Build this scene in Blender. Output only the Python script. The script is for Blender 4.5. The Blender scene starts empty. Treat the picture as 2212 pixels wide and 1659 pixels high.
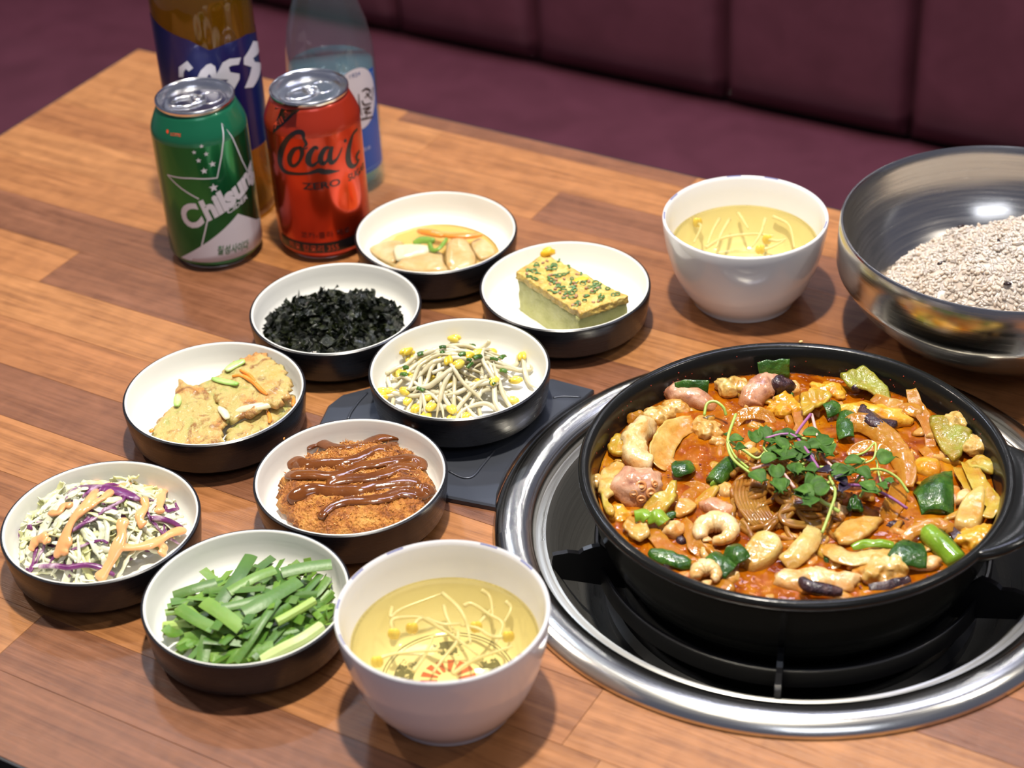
import bpy, bmesh, math, random
from mathutils import Vector, Matrix, noise
from mathutils.geometry import tessellate_polygon
random.seed(7)
PI = math.pi
S = 0.001                                   # all sizes below are millimetres
scn = bpy.context.scene
COL = scn.collection

# ------------------------------------------------------------------ camera
F_PX, PITCH, ROLL, CAM_H = 4232.1, 0.60853, -0.055378, 711.77
cF = Vector((0, math.cos(PITCH), -math.sin(PITCH)))
cU = Vector((0, math.sin(PITCH), math.cos(PITCH)))
cX = Vector((1, 0, 0))
cR = cX * math.cos(ROLL) + cU * math.sin(ROLL)
cT = -cX * math.sin(ROLL) + cU * math.cos(ROLL)
cd = bpy.data.cameras.new('camera')
cam = bpy.data.objects.new('camera', cd)
COL.objects.link(cam)
M = Matrix.Identity(4)
for i in range(3):
    M[i][0] = cR[i]; M[i][1] = cT[i]; M[i][2] = -cF[i]
M[2][3] = CAM_H * S
cam.matrix_world = M
cd.sensor_width = 36.0
cd.lens = F_PX / 2212 * 36.0
cd.clip_start = 0.01; cd.clip_end = 50
cd.dof.use_dof = True
cd.dof.focus_distance = 1.15
cd.dof.aperture_fstop = 7.0
scn.camera = cam

# ------------------------------------------------------------------ light
wd = bpy.data.worlds.new('world'); scn.world = wd; wd.use_nodes = True
wd.node_tree.nodes['Background'].inputs[0].default_value = (0.42, 0.45, 0.64, 1)
wd.node_tree.nodes['Background'].inputs[1].default_value = 0.20
def lamp(name, loc, power, size, color, target=None, sy=None):
    l = bpy.data.lights.new(name, 'AREA'); l.energy = power; l.color = color
    l.shape = 'DISK' if sy is None else 'RECTANGLE'; l.size = size
    if sy: l.size_y = sy
    o = bpy.data.objects.new(name, l); COL.objects.link(o)
    o.location = Vector(loc) * S
    if target is not None:
        d = (Vector(target) - Vector(loc)); o.rotation_euler = d.to_track_quat('-Z', 'Y').to_euler()
    return o
lamp('ceiling_lamp_key', (0, 950, 1600), 30, 0.075, (1.0, 0.93, 0.82))
lamp('ceiling_lamp_left', (-1150, 1600, 1650), 9, 0.10, (1.0, 0.88, 0.76), (-650, 1900, -200))
lamp('ceiling_lamp_right', (1250, 800, 1650), 5, 0.10, (1.0, 0.93, 0.84), (100, 900, 0))
lamp('ceiling_lamp_far', (-500, 2350, 1700), 5, 0.12, (0.72, 0.82, 1.0), (0, 900, 0))
lamp('added_bench_fill', (480, 1580, 1700), 12, 0.9, (0.70, 0.74, 1.0), (560, 2150, -300), 0.3)  # added bluish fill for the seat, placed so its reflection falls out of frame
lamp('ceiling_panel_aisle', (300, -500, 1750), 4, 0.9, (0.80, 0.86, 1.0), (100, 900, 0), 0.5)
for lx, ly in ((520, 2900), (1000, 2700), (-650, 3050), (100, 3500)):
    lamp('added_glint_light', (lx, ly, 1700), 1.3, 0.05, (0.95, 0.95, 1.0), (lx * .4, ly * .45, 0))  # small lights added in the mirror direction to make glints on wet food
scn.view_settings.view_transform = 'Standard'
scn.view_settings.look = 'None'
scn.view_settings.gamma = 1.0
scn.view_settings.use_curve_mapping = False
scn.view_settings.exposure = 0.38

def ray(px, py):
    x = (px - 1106) / F_PX; y = (829.5 - py) / F_PX
    return cF + cR * x + cT * y
def at(px, py, z=0.0):
    d = ray(px, py); t = (z - CAM_H) / d.z
    return Vector((d.x * t, d.y * t, z))
def crop(ox, oy, sc):
    return lambda x, y: (ox + x / sc, oy + y / sc)

# ------------------------------------------------------------------ geometry helpers (lists of verts and faces, mm)
def join(*parts):
    V = []; Fc = []
    for v, f in parts:
        n = len(V); V += list(v); Fc += [tuple(i + n for i in q) for q in f]
    return V, Fc
def lathe(prof, n=72, c=(0, 0)):
    V = []; Fc = []; rows = []
    for r, z in prof:
        if r < 1e-6:
            rows.append([len(V)]); V.append((c[0], c[1], z))
        else:
            b = len(V); rows.append(list(range(b, b + n)))
            V += [(c[0] + r * math.cos(2 * PI * k / n), c[1] + r * math.sin(2 * PI * k / n), z) for k in range(n)]
    for a, b in zip(rows, rows[1:]):
        for k in range(n):
            k2 = (k + 1) % n
            if len(a) == 1 and len(b) == 1: continue
            if len(a) == 1: Fc.append((a[0], b[k2], b[k]))
            elif len(b) == 1: Fc.append((a[k], a[k2], b[0]))
            else: Fc.append((a[k], a[k2], b[k2], b[k]))
    return V, Fc
def spline(pts, k=6, closed=False):
    P = [Vector(p) for p in pts]; n = len(P); out = []
    rng = range(n if closed else n - 1)
    for i in rng:
        if closed: a, b, c, d = P[i - 1], P[i], P[(i + 1) % n], P[(i + 2) % n]
        else:
            b, c = P[i], P[i + 1]
            a = P[i - 1] if i else b * 2 - c
            d = P[i + 2] if i + 2 < n else c * 2 - b
        for j in range(k):
            t = j / k
            out.append(0.5 * ((2 * b) + (c - a) * t + (2 * a - 5 * b + 4 * c - d) * t * t + (3 * b - a - 3 * c + d) * t ** 3))
    if not closed: out.append(P[-1])
    return out
def sweep(pts, section, up=(0, 0, 1), closed_section=True):
    """section(t) -> list of (u, v): u sideways, v along the local up."""
    n = len(pts); V = []; Fc = []; m = None
    upv = Vector(up)
    for i, p in enumerate(pts):
        t = (pts[min(i + 1, n - 1)] - pts[max(i - 1, 0)])
        t = t.normalized() if t.length > 1e-9 else Vector((1, 0, 0))
        side = t.cross(upv)
        if side.length < 1e-4: side = t.cross(Vector((0.3, 0.9, 0.1)))
        side.normalize(); u = side.cross(t).normalized()
        upv = u
        sec = section(i / (n - 1)); m = len(sec)
        for a, b in sec:
            V.append(p + side * a + u * b)
    for i in range(n - 1):
        for j in range(m):
            j2 = (j + 1) % m
            Fc.append((i * m + j, i * m + j2, (i + 1) * m + j2, (i + 1) * m + j))
    Fc.append(tuple(reversed(range(m)))); Fc.append(tuple(range((n - 1) * m, n * m)))
    return V, Fc
def tube(pts, rad, n=8, k=5, flat=1.0, up=(0, 0, 1)):
    P = spline(pts, k) if k > 1 else [Vector(p) for p in pts]
    rf = rad if callable(rad) else (lambda t: rad)
    return sweep(P, lambda t: [(rf(t) * math.cos(2 * PI * j / n), flat * rf(t) * math.sin(2 * PI * j / n)) for j in range(n)], up)
def ribbon(pts, w, th, arch=0.0, k=5, up=(0, 0, 1), taper=0.0, m=5, ridge=0.0):
    P = spline(pts, k) if k > 1 else [Vector(p) for p in pts]
    def sec(t):
        ww = w * (1 - taper * (abs(2 * t - 1) ** 3)) * 0.5
        top = []; bot = []
        for j in range(m):
            u = -1 + 2 * j / (m - 1)
            z = arch * (1 - u * u) + ridge * (0.5 - (j % 2))
            top.append((ww * u, z + th * 0.5 * (1 - 0.5 * u * u))); bot.append((ww * u, z - th * 0.5 * (1 - 0.5 * u * u)))
        return bot + top[::-1]
    return sweep(P, sec, up)
def nz(p, s): return noise.noise(Vector(p) * s)
def blob(c, r, rz=0.0, amp=0.0, freq=0.2, nu=16, nv=10, tilt=0.0):
    V = []; Fc = []; c = Vector(c)
    Rm = Matrix.Rotation(rz, 3, 'Z') @ Matrix.Rotation(tilt, 3, 'Y')
    off = Vector((random.random() * 99, random.random() * 99, random.random() * 99))
    def pt(a, b):
        d = Vector((math.cos(a) * math.sin(b), math.sin(a) * math.sin(b), math.cos(b)))
        p = Vector((d.x * r[0], d.y * r[1], d.z * r[2]))
        k = 1 + amp * (noise.noise((p + off) * freq) + 0.5 * noise.noise((p + off) * freq * 2.3))
        return c + Rm @ (p * k)
    V.append(pt(0, 0))
    for j in range(1, nv):
        for i in range(nu): V.append(pt(2 * PI * i / nu, PI * j / nv))
    V.append(pt(0, PI))
    L = len(V) - 1
    for i in range(nu):
        i2 = (i + 1) % nu
        Fc.append((0, 1 + i, 1 + i2)); Fc.append((L, L - nu + i2, L - nu + i))
        for j in range(nv - 2):
            a = 1 + j * nu
            Fc.append((a + i, a + nu + i, a + nu + i2, a + i2))
    return V, Fc
def pillow(poly, zf, th, rings=8, n=56, p=4.0, amp=0.0, freq=0.15, bottom=0.25, ctr=None, edge=0.0):
    """a thick sheet or patty over a star-shaped outline (world xy); zf(x, y) is its base height."""
    B = spline([Vector((q[0], q[1], 0)) for q in poly], max(2, n // len(poly)), True)
    n = len(B)
    C = Vector(ctr) if ctr else sum(B, Vector()) / n
    C = Vector((C[0], C[1], 0))
    V = []; Fc = []
    off = Vector((random.random() * 50, random.random() * 50, 3))
    def dz(x, y): return amp * (noise.noise(Vector((x, y, 0)) * freq + off) + 0.45 * noise.noise(Vector((x, y, 0)) * freq * 2.7 + off))
    for sgn in (1, -1):
        base = len(V)
        V.append(Vector((C.x, C.y, zf(C.x, C.y) + (th if sgn > 0 else -th * bottom) + dz(C.x, C.y))))
        for k in range(1, rings + 1):
            r = k / rings
            if sgn < 0 and k == rings: break
            prof = (1 - r ** p) ** 0.5 if k < rings else 0
            for q in B:
                e = 1 + (edge * noise.noise(Vector((q.x, q.y, 7)) * 0.35) if edge else 0) * r
                x = C.x + (q.x - C.x) * r * e; y = C.y + (q.y - C.y) * r * e
                V.append(Vector((x, y, zf(x, y) + (th if sgn > 0 else -th * bottom) * prof + dz(x, y))))
        if sgn > 0: top = base
        else: bot = base
    def ring(k, top_side):
        if k == rings: return [top + 1 + (rings - 1) * n + i for i in range(n)]
        b = top if top_side else bot
        return [b + 1 + (k - 1) * n + i for i in range(n)]
    for side in (True, False):
        c0 = top if side else bot
        r1 = ring(1, side)
        for i in range(n):
            i2 = (i + 1) % n
            Fc.append((c0, r1[i], r1[i2]) if side else (c0, r1[i2], r1[i]))
        for k in range(1, rings):
            a = ring(k, side); b = ring(k + 1, side)
            for i in range(n):
                i2 = (i + 1) % n
                Fc.append((a[i], b[i], b[i2], a[i2]) if side else (a[i2], b[i2], b[i], a[i]))
    return V, Fc
def box(x0, x1, y0, y1, z0, z1, bev=0.0):
    if bev <= 0:
        V = [(x, y, z) for z in (z0, z1) for y in (y0, y1) for x in (x0, x1)]
        return V, [(0, 2, 3, 1), (4, 5, 7, 6), (0, 1, 5, 4), (2, 6, 7, 3), (0, 4, 6, 2), (1, 3, 7, 5)]
    b = bev; V = []
    for z, i in ((z0, b), (z0 + b, 0), (z1 - b, 0), (z1, b)):
        V += [(x0 + i, y0 + i, z), (x1 - i, y0 + i, z), (x1 - i, y1 - i, z), (x0 + i, y1 - i, z)]
    Fc = [(3, 2, 1, 0), (12, 13, 14, 15)]
    for k in range(3):
        for j in range(4):
            j2 = (j + 1) % 4
            Fc.append((k * 4 + j, k * 4 + j2, k * 4 + 4 + j2, k * 4 + 4 + j))
    return V, Fc
def prism(poly, z0, z1):
    n = len(poly)
    V = [(p[0], p[1], z0) for p in poly] + [(p[0], p[1], z1) for p in poly]
    return V, [tuple(reversed(range(n))), tuple(range(n, 2 * n))] + [(i, (i + 1) % n, n + (i + 1) % n, n + i) for i in range(n)]
def torus(c, R, r, nu=16, nv=6, Mx=None):
    V = []; Fc = []; c = Vector(c)
    for i in range(nu):
        for j in range(nv):
            a = 2 * PI * i / nu; b = 2 * PI * j / nv
            q = Vector(((R + r * math.cos(b)) * math.cos(a), (R + r * math.cos(b)) * math.sin(a), r * math.sin(b)))
            V.append(c + (Mx @ q if Mx else q))
    for i in range(nu):
        for j in range(nv):
            i2 = (i + 1) % nu; j2 = (j + 1) % nv
            Fc.append((i * nv + j, i2 * nv + j, i2 * nv + j2, i * nv + j2))
    return V, Fc

def fuse(vf, voxel=0.6, it=6, fac=0.5):
    """melt overlapping pieces into one smooth skin"""
    me = bpy.data.meshes.new('f'); me.from_pydata([tuple(v) for v in vf[0]], [], vf[1]); me.update()
    ob = bpy.data.objects.new('f', me); COL.objects.link(ob)
    a = ob.modifiers.new('r', 'REMESH'); a.mode = 'VOXEL'; a.voxel_size = voxel
    b = ob.modifiers.new('s', 'SMOOTH'); b.iterations = it; b.factor = fac
    dg = bpy.context.evaluated_depsgraph_get(); dg.update()
    m2 = bpy.data.meshes.new_from_object(ob.evaluated_get(dg))
    out = ([v.co.copy() for v in m2.vertices], [tuple(p.vertices) for p in m2.polygons])
    bpy.data.objects.remove(ob); bpy.data.meshes.remove(me); bpy.data.meshes.remove(m2)
    return out
def rough_up(vf, amp, freq, seed=0.0):
    o = Vector((seed, seed * 2, 0)); V = []
    for v in vf[0]:
        p = Vector(v) + o
        V.append(Vector(v) + Vector((noise.noise(p * freq), noise.noise(p * freq + Vector((31, 0, 0))), noise.noise(p * freq + Vector((0, 47, 0))))) * amp)
    return V, vf[1]
def zone(c, x, y, R):
    dx, dy = (x - c[0]) / R, (y - c[1]) / R
    d = math.hypot(dx, dy)
    if d < 0.33: return 'in the middle'
    k = int(((math.atan2(dy, dx) + PI / 8) % (2 * PI)) // (PI / 4))
    w = ['right', 'far right', 'far', 'far left', 'left', 'near left', 'near', 'near right'][k]
    return ('at the outer %s edge' if d > 0.68 else 'on the %s side') % w
# ------------------------------------------------------------------ objects
def thing(name, label, cat, origin, group=None):
    o = bpy.data.objects.new(name, None); COL.objects.link(o)
    o.empty_display_size = 0.02
    o.location = Vector(origin) * S; o['org'] = tuple(origin)
    o['label'] = label; o['category'] = cat
    if group: o['group'] = group
    return o
def org(o): return Vector(o['org'])
def tag(o, label, cat, group=None, kind=None):
    o['label'] = label; o['category'] = cat
    if group: o['group'] = group
    if kind: o['kind'] = kind
    return o
def obj(name, vf, mat, parent=None, origin=None, sharp=None, smooth=True):
    if parent is not None: og = org(parent)
    elif origin is not None: og = Vector(origin)
    else: og = Vector((0, 0, 0))
    me = bpy.data.meshes.new(name)
    me.from_pydata([tuple((Vector(v) - og) * S) for v in vf[0]], [], vf[1])
    me.validate(); me.update()
    if smooth:
        me.polygons.foreach_set('use_smooth', [True] * len(me.polygons))
        if sharp: me.set_sharp_from_angle(angle=math.radians(sharp))
    me.materials.append(mat)
    o = bpy.data.objects.new(name, me); COL.objects.link(o)
    o['org'] = tuple(og)
    if parent is not None: o.parent = parent
    else: o.location = og * S
    return o
def base_of(vf):
    xs = [v[0] for v in vf[0]]; ys = [v[1] for v in vf[0]]; zs = [v[2] for v in vf[0]]
    return ((min(xs) + max(xs)) / 2, (min(ys) + max(ys)) / 2, min(zs))
def item(name, vf, mat, label, cat, group=None, kind=None, sharp=None, smooth=True):
    """a thing that is one mesh, its origin at its base"""
    return tag(obj(name, vf, mat, None, base_of(vf), sharp, smooth), label, cat, group, kind)
def again(src, parent=None):
    c = src.copy(); COL.objects.link(c); c.parent = parent
    return c

# ------------------------------------------------------------------ materials
class N:
    def __init__(s, name):
        s.m = bpy.data.materials.new(name); s.m.use_nodes = True
        s.t = s.m.node_tree; s.t.nodes.clear()
        s.out = s.t.nodes.new('ShaderNodeOutputMaterial')
    def n(s, typ, ins=None, **kw):
        nd = s.t.nodes.new('ShaderNode' + typ)
        for k, v in kw.items(): setattr(nd, k, v)
        for k, v in (ins or {}).items(): s.set(nd, k, v)
        return nd
    def set(s, nd, k, v):
        if hasattr(v, 'is_output') or hasattr(v, 'links'): s.t.links.new(v, nd.inputs[k])
        elif isinstance(v, tuple) and len(v) == 3 and nd.inputs[k].type == 'RGBA': nd.inputs[k].default_value = v + (1,)
        else: nd.inputs[k].default_value = v
    def coord(s, kind='Object'): return s.n('TexCoord').outputs[kind]
    def math(s, op, a, b=0.0, c=0.0):
        return s.n('Math', {0: a, 1: b, 2: c}, operation=op).outputs[0]
    def noise(s, vec, scale, detail=3, rough=0.55, dist=0.0):
        return s.n('TexNoise', {'Vector': vec, 'Scale': scale, 'Detail': detail, 'Roughness': rough, 'Distortion': dist}).outputs[0]
    def mapping(s, vec, loc=(0, 0, 0), rot=(0, 0, 0), scale=(1, 1, 1)):
        nd = s.n('Mapping', {'Vector': vec}); nd.inputs['Location'].default_value = loc
        nd.inputs['Rotation'].default_value = rot; nd.inputs['Scale'].default_value = scale
        return nd.outputs[0]
    def ramp(s, fac, stops):
        nd = s.n('ValToRGB', {'Fac': fac}); cr = nd.color_ramp
        while len(cr.elements) < len(stops): cr.elements.new(0.5)
        for e, (p, c) in zip(cr.elements, stops): e.position = p; e.color = tuple(c) + (1,)
        return nd.outputs[0]
    def mix(s, fac, a, b, typ='MIX'):
        nd = s.n('Mix', data_type='RGBA', blend_type=typ)
        for k, v in ((0, fac), (6, a), (7, b)):
            if isinstance(v, tuple): nd.inputs[k].default_value = v + (1,)
            elif isinstance(v, (int, float)): nd.inputs[k].default_value = v
            else: s.t.links.new(v, nd.inputs[k])
        return nd.outputs[2]
    def bump(s, h, strength=0.3, dist=0.001):
        return s.n('Bump', {'Height': h, 'Strength': strength, 'Distance': dist}).outputs[0]
    def bsdf(s, **kw):
        nd = s.n('BsdfPrincipled')
        names = dict(col='Base Color', rough='Roughness', metal='Metallic', spec='Specular IOR Level', normal='Normal', sss='Subsurface Weight', ssr='Subsurface Radius', sssc='Subsurface Scale', coat='Coat Weight', coatr='Coat Roughness', aniso='Anisotropic', trans='Transmission Weight', ior='IOR', emit='Emission Strength', sheen='Sheen Weight')
        for k, v in kw.items(): s.set(nd, names[k], v)
        return nd.outputs[0]
    def done(s, sh):
        s.t.links.new(sh, s.out.inputs[0]); return s.m
def srgb(r, g, b):
    f = lambda c: (c / 255 / 12.92) if c / 255 <= 0.04045 else ((c / 255 + 0.055) / 1.055) ** 2.4
    return (f(r), f(g), f(b))
def plain(name, col, rough=0.5, metal=0.0, coat=0.0, bumps=0.0, bscale=800, spec=0.5):
    k = N(name); kw = dict(col=col, rough=rough, metal=metal, coat=coat, spec=spec)
    if bumps: kw['normal'] = k.bump(k.noise(k.coord(), bscale, 2), bumps, 0.0005)
    return k.done(k.bsdf(**kw))
def food(name, stops, scale=120, rough=0.35, sss=0.25, coat=0.0, bumps=0.25, bscale=400, bdist=0.001, stretch=(1, 1, 1), spec=0.5, dist=0.4, radius=(1.0, 0.8, 0.5), sscale=0.003, stain=0.0, see=0.0, tint=(0.95, 0.66, 0.22)):
    k = N(name)
    oi = k.n('ObjectInfo').outputs['Random']
    vec = k.n('VectorMath', {0: k.coord(), 1: k.n('CombineXYZ', {0: oi, 1: oi, 2: oi}).outputs[0]}, operation='ADD').outputs[0]
    v2 = k.mapping(vec, scale=stretch)
    f = k.noise(v2, scale, 4, 0.6, dist)
    f = k.n('MapRange', {0: f, 1: 0.28, 2: 0.72}).outputs[0]
    col = k.ramp(f, stops)
    if stain:                               # red stew sauce clinging to the piece up to an uneven line
        pz = k.n('SeparateXYZ', {0: k.n('NewGeometry').outputs['Position']}).outputs[2]
        ln = k.math('ADD', pz, k.math('MULTIPLY', k.math('SUBTRACT', k.noise(vec, 110, 4, 0.65), 0.5), 0.020))
        sf = k.n('MapRange', {0: ln, 1: 0.0272, 2: 0.0368, 3: 1.0, 4: 0.0}).outputs[0]
        col = k.mix(k.math('MULTIPLY', sf, stain), col, (0.50, 0.155, 0.004))
    nrm = k.bump(k.noise(vec, bscale, 3, 0.6), bumps, bdist)
    b = k.bsdf(col=col, rough=rough, sss=sss, coat=coat, coatr=0.08, normal=nrm, spec=spec, sssc=sscale)
    k.set(k.t.nodes['Principled BSDF'], 'Subsurface Radius', radius)
    if see: b = k.n('MixShader', {0: see, 1: b, 2: k.n('BsdfTransparent', {'Color': tint}).outputs[0]}).outputs[0]
    return k.done(b)
def even(cols):
    n = len(cols); return [(i / max(1, n - 1), c) for i, c in enumerate(cols)]
def clear(name, tint, murk=(0.5, 0.5, 0.4), murk_amt=0.0, rough=0.03, bumps=0.0, ior=1.33):
    """a clear tinted liquid or thin glass: tinted transparency, a little cloudiness, Fresnel gloss"""
    k = N(name)
    nrm = k.bump(k.noise(k.coord(), 60, 2), bumps, 0.001) if bumps else None
    tr = k.n('BsdfTransparent', {'Color': tint}).outputs[0]
    df = k.n('BsdfDiffuse', {'Color': murk}).outputs[0]
    tl = k.n('BsdfTranslucent', {'Color': murk}).outputs[0]
    cloud = k.n('MixShader', {0: 0.5, 1: df, 2: tl}).outputs[0]
    body = k.n('MixShader', {0: murk_amt, 1: tr, 2: cloud}).outputs[0]
    gl = k.n('BsdfGlossy', {'Color': (1, 1, 1), 'Roughness': rough})
    fr = k.n('Fresnel', {'IOR': ior})
    if nrm: k.set(gl, 'Normal', nrm); k.set(fr, 'Normal', nrm)
    front = k.math('SUBTRACT', 1.0, k.n('NewGeometry').outputs['Backfacing'])
    return k.done(k.n('MixShader', {0: k.math('MULTIPLY', fr.outputs[0], front), 1: body, 2: gl.outputs[0]}).outputs[0])

# table directions
corner = at(299, 106.5, 0)
tdir = (at(1785, 448, 0) - corner).normalized()
tper = Vector((-tdir.y, tdir.x, 0))          # away from the camera
TANG = math.atan2(tdir.y, tdir.x)

def wood():
    k = N('table_wood')
    oi = k.n('ObjectInfo')
    v = k.mapping(k.coord(), rot=(0, 0, -TANG))
    off = k.n('CombineXYZ', {0: k.math('MULTIPLY', oi.outputs['Random'], 7.0), 1: k.math('MULTIPLY', oi.outputs['Random'], 3.0), 2: oi.outputs['Random']}).outputs[0]
    v = k.n('VectorMath', {0: v, 1: off}, operation='ADD').outputs[0]
    g1 = k.noise(k.mapping(v, scale=(1.6, 28, 1)), 5, 4, 0.6, 1.2)
    g2 = k.noise(k.mapping(v, scale=(3, 110, 1)), 9, 3, 0.6, 0.3)
    g3 = k.noise(k.mapping(v, scale=(14, 10, 1)), 6, 2, 0.5, 0.5)
    f = k.math('ADD', k.math('MULTIPLY', g1, 0.55), k.math('ADD', k.math('MULTIPLY', g2, 0.25), k.math('MULTIPLY', g3, 0.2)))
    tone = k.ramp(f, [(0.32, (0.50, 0.44, 0.40)), (0.5, (0.95, 0.95, 0.95)), (0.68, (1.35, 1.4, 1.5))])
    col = k.mix(1.0, oi.outputs['Color'], tone, 'MULTIPLY')
    pores = k.noise(k.mapping(v, scale=(6, 170, 1)), 10, 2, 0.7)
    nrm = k.bump(pores, 0.35, 0.0006)
    rg = k.n('MapRange', {0: g2, 1: 0.3, 2: 0.7, 3: 0.30, 4: 0.42}).outputs[0]
    return k.done(k.bsdf(col=col, rough=rg, normal=nrm, spec=0.45))
WOOD = wood()
def brushed(name, col, rough, streak, around=True, metal=1.0, amt=0.12):
    """metal with fine turning marks that run round the object's own axis"""
    k = N(name)
    p = k.coord()
    sx = k.n('SeparateXYZ', {0: p})
    r = k.math('SQRT', k.math('ADD', k.math('MULTIPLY', sx.outputs[0], sx.outputs[0]), k.math('MULTIPLY', sx.outputs[1], sx.outputs[1])))
    v = k.n('CombineXYZ', {0: k.math('MULTIPLY', r, streak), 1: k.math('MULTIPLY', sx.outputs[2], streak), 2: k.math('MULTIPLY', k.n('Math', {0: sx.outputs[1], 1: sx.outputs[0]}, operation='ARCTAN2').outputs[0], 1.5)}).outputs[0]
    f = k.noise(v, 1.0, 3, 0.65)
    rr = k.n('MapRange', {0: f, 1: 0.3, 2: 0.7, 3: rough - 0.06, 4: rough + 0.08}).outputs[0]
    nrm = k.bump(f, amt, 0.0008)
    return k.done(k.bsdf(col=col, rough=rr, metal=metal, normal=nrm))
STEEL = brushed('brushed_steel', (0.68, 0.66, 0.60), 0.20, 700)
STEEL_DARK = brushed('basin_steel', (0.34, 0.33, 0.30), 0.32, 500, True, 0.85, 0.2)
BOWL_STEEL = brushed('bowl_steel', (0.60, 0.57, 0.52), 0.20, 500, True, 1.0, 0.04)
PLATE = plain('dark_plate_steel', (0.075, 0.082, 0.10), 0.36, 0.6, 0, 0.05, 300)
IRON = plain('black_iron', (0.006, 0.006, 0.007), 0.28, 0, 0, 0.1, 300)
PAN = plain('pan_enamel', (0.008, 0.008, 0.007), 0.20, 0, 0, 0.15, 350, 0.28)
DISH_BLACK = brushed('dish_black', (0.012, 0.012, 0.014), 0.28, 500, True, 0.0, 0.10)
DISH_WHITE = brushed('dish_white', (0.80, 0.79, 0.72), 0.38, 500, True, 0.0, 0.06)
LEATHER = food('bench_leather', even([(0.078, 0.020, 0.032), (0.105, 0.028, 0.045)]), 20, 0.45, 0, 0, 0.15, 500, 0.0006)
DARKFLOOR = plain('floor_dark', (0.05, 0.04, 0.035), 0.5)
WALLM = plain('wall_paint', (0.20, 0.15, 0.15), 0.7)

# ------------------------------------------------------------------ the room
def struct(name, vf, m):
    o = obj(name, vf, m); o['kind'] = 'structure'; return o
struct('floor', box(-3000, 3000, -1500, 4200, -770, -750), DARKFLOOR)
wall_c = corner + tper * 900
def tpt(a, p, z): q = corner + tdir * a + tper * p; return Vector((q.x, q.y, z))
def tbox(a0, a1, p0, p1, z0, z1, bev=0.0):
    V, Fc = box(a0, a1, p0, p1, z0, z1, bev)
    return [tpt(*v) for v in V], Fc
struct('wall_back', tbox(-1600, 2400, 790, 830, -750, 345), WALLM)

# bench: seat, back panels
bench = thing('booth_bench', 'long maroon leather booth bench behind the table, back in upright panels', 'bench', tpt(300, 400, -750))
def cushion(a0, a1, p0, p1, z0, z1, axis, puff, na=14, nb=14):
    """a padded box whose face bulges: axis 'z' (seat) or 'p' (back, facing the table)"""
    V = []; Fc = []
    def e(u): return (1 - abs(2 * u - 1) ** 8)
    for j in range(nb + 1):
        for i in range(na + 1):
            u = i / na; v = j / nb
            k = puff * (e(u) * e(v)) ** 0.5
            if axis == 'z': V.append(tpt(a0 + (a1 - a0) * u, p0 + (p1 - p0) * v, z1 - puff + k))
            else: V.append(tpt(a0 + (a1 - a0) * u, p0 + puff - k, z0 + (z1 - z0) * v))
    for j in range(nb):
        for i in range(na):
            q = j * (na + 1) + i
            Fc.append((q, q + 1, q + na + 2, q + na + 1))
    b = len(V)
    rim = [i for i in range(na + 1)] + [j * (na + 1) + na for j in range(1, nb + 1)] + [nb * (na + 1) + i for i in range(na - 1, -1, -1)] + [j * (na + 1) for j in range(nb - 1, 0, -1)]
    for i in rim:
        p = V[i]
        V.append(Vector((p.x, p.y, z0)) if axis == 'z' else p + tper * (p1 - p0 - puff))
    m = len(rim)
    for i in range(m):
        i2 = (i + 1) % m
        Fc.append((rim[i2], rim[i], b + i, b + i2))
    Fc.append(tuple(b + i for i in range(m)))
    return V, Fc
obj('seat', cushion(-1000, 1700, 60, 700, -420, -300, 'z', 26, 60, 24), LEATHER, bench)
obj('base', tbox(-1000, 1700, 90, 690, -750, -421), IRON, bench)
seams = [-1000, -800, -602, -392, -186, 8, 250, 466, 690, 910, 1130, 1350, 1570]
for a0, a1 in zip(seams, seams[1:]):
    obj('back_panel', cushion(a0 + 3, a1 - 3, 640, 770, -296, 330, 'p', 24, 20, 24), LEATHER, bench)

# table of laminated staves, hole cut for the burner
BC = Vector((155.0, 866.0, 0))               # centre of the burner and the pan
table = thing('dining_table', 'wooden restaurant table of narrow staves with a burner set into it', 'table', tpt(600, -350, -750))
WB = 44.9
tones = [(0.36, 0.152, 0.050), (0.255, 0.098, 0.034), (0.31, 0.122, 0.040), (0.195, 0.076, 0.034), (0.345, 0.140, 0.045), (0.28, 0.108, 0.036)]
fixed_rows = {2: [(-60, 240, 0), (240, 448, 4), (448, 900, 3)], 6: [(0, 620, 3)], 7: [(0, 178, 4), (178, 560, 3)], 8: [(0, 520, 0)], 9: [(0, 430, 2)], 10: [(0, 560, 3)], 11: [(0, 400, 4)], 1: [(0, 320, 0), (320, 900, 4)], 5: [(0, 380, 4)], 4: [(0, 330, 0)], 3: [(0, 280, 2), (280, 760, 1)]}
rows = []
edges = [0, -17] + [-17 - WB * i for i in range(1, 16)]
edges = [e for e in edges if e > -685] + [-694]
R_HOLE = 158.0
bc_a = (BC - corner).dot(tdir); bc_p = (BC - corner).dot(tper)
cutter = obj('cutter', lathe([(0, -60), (R_HOLE, -60), (R_HOLE, 30), (0, 30)], 96, (BC.x, BC.y)), WOOD)
plank_objs = []
rr = random.Random(3)
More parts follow.
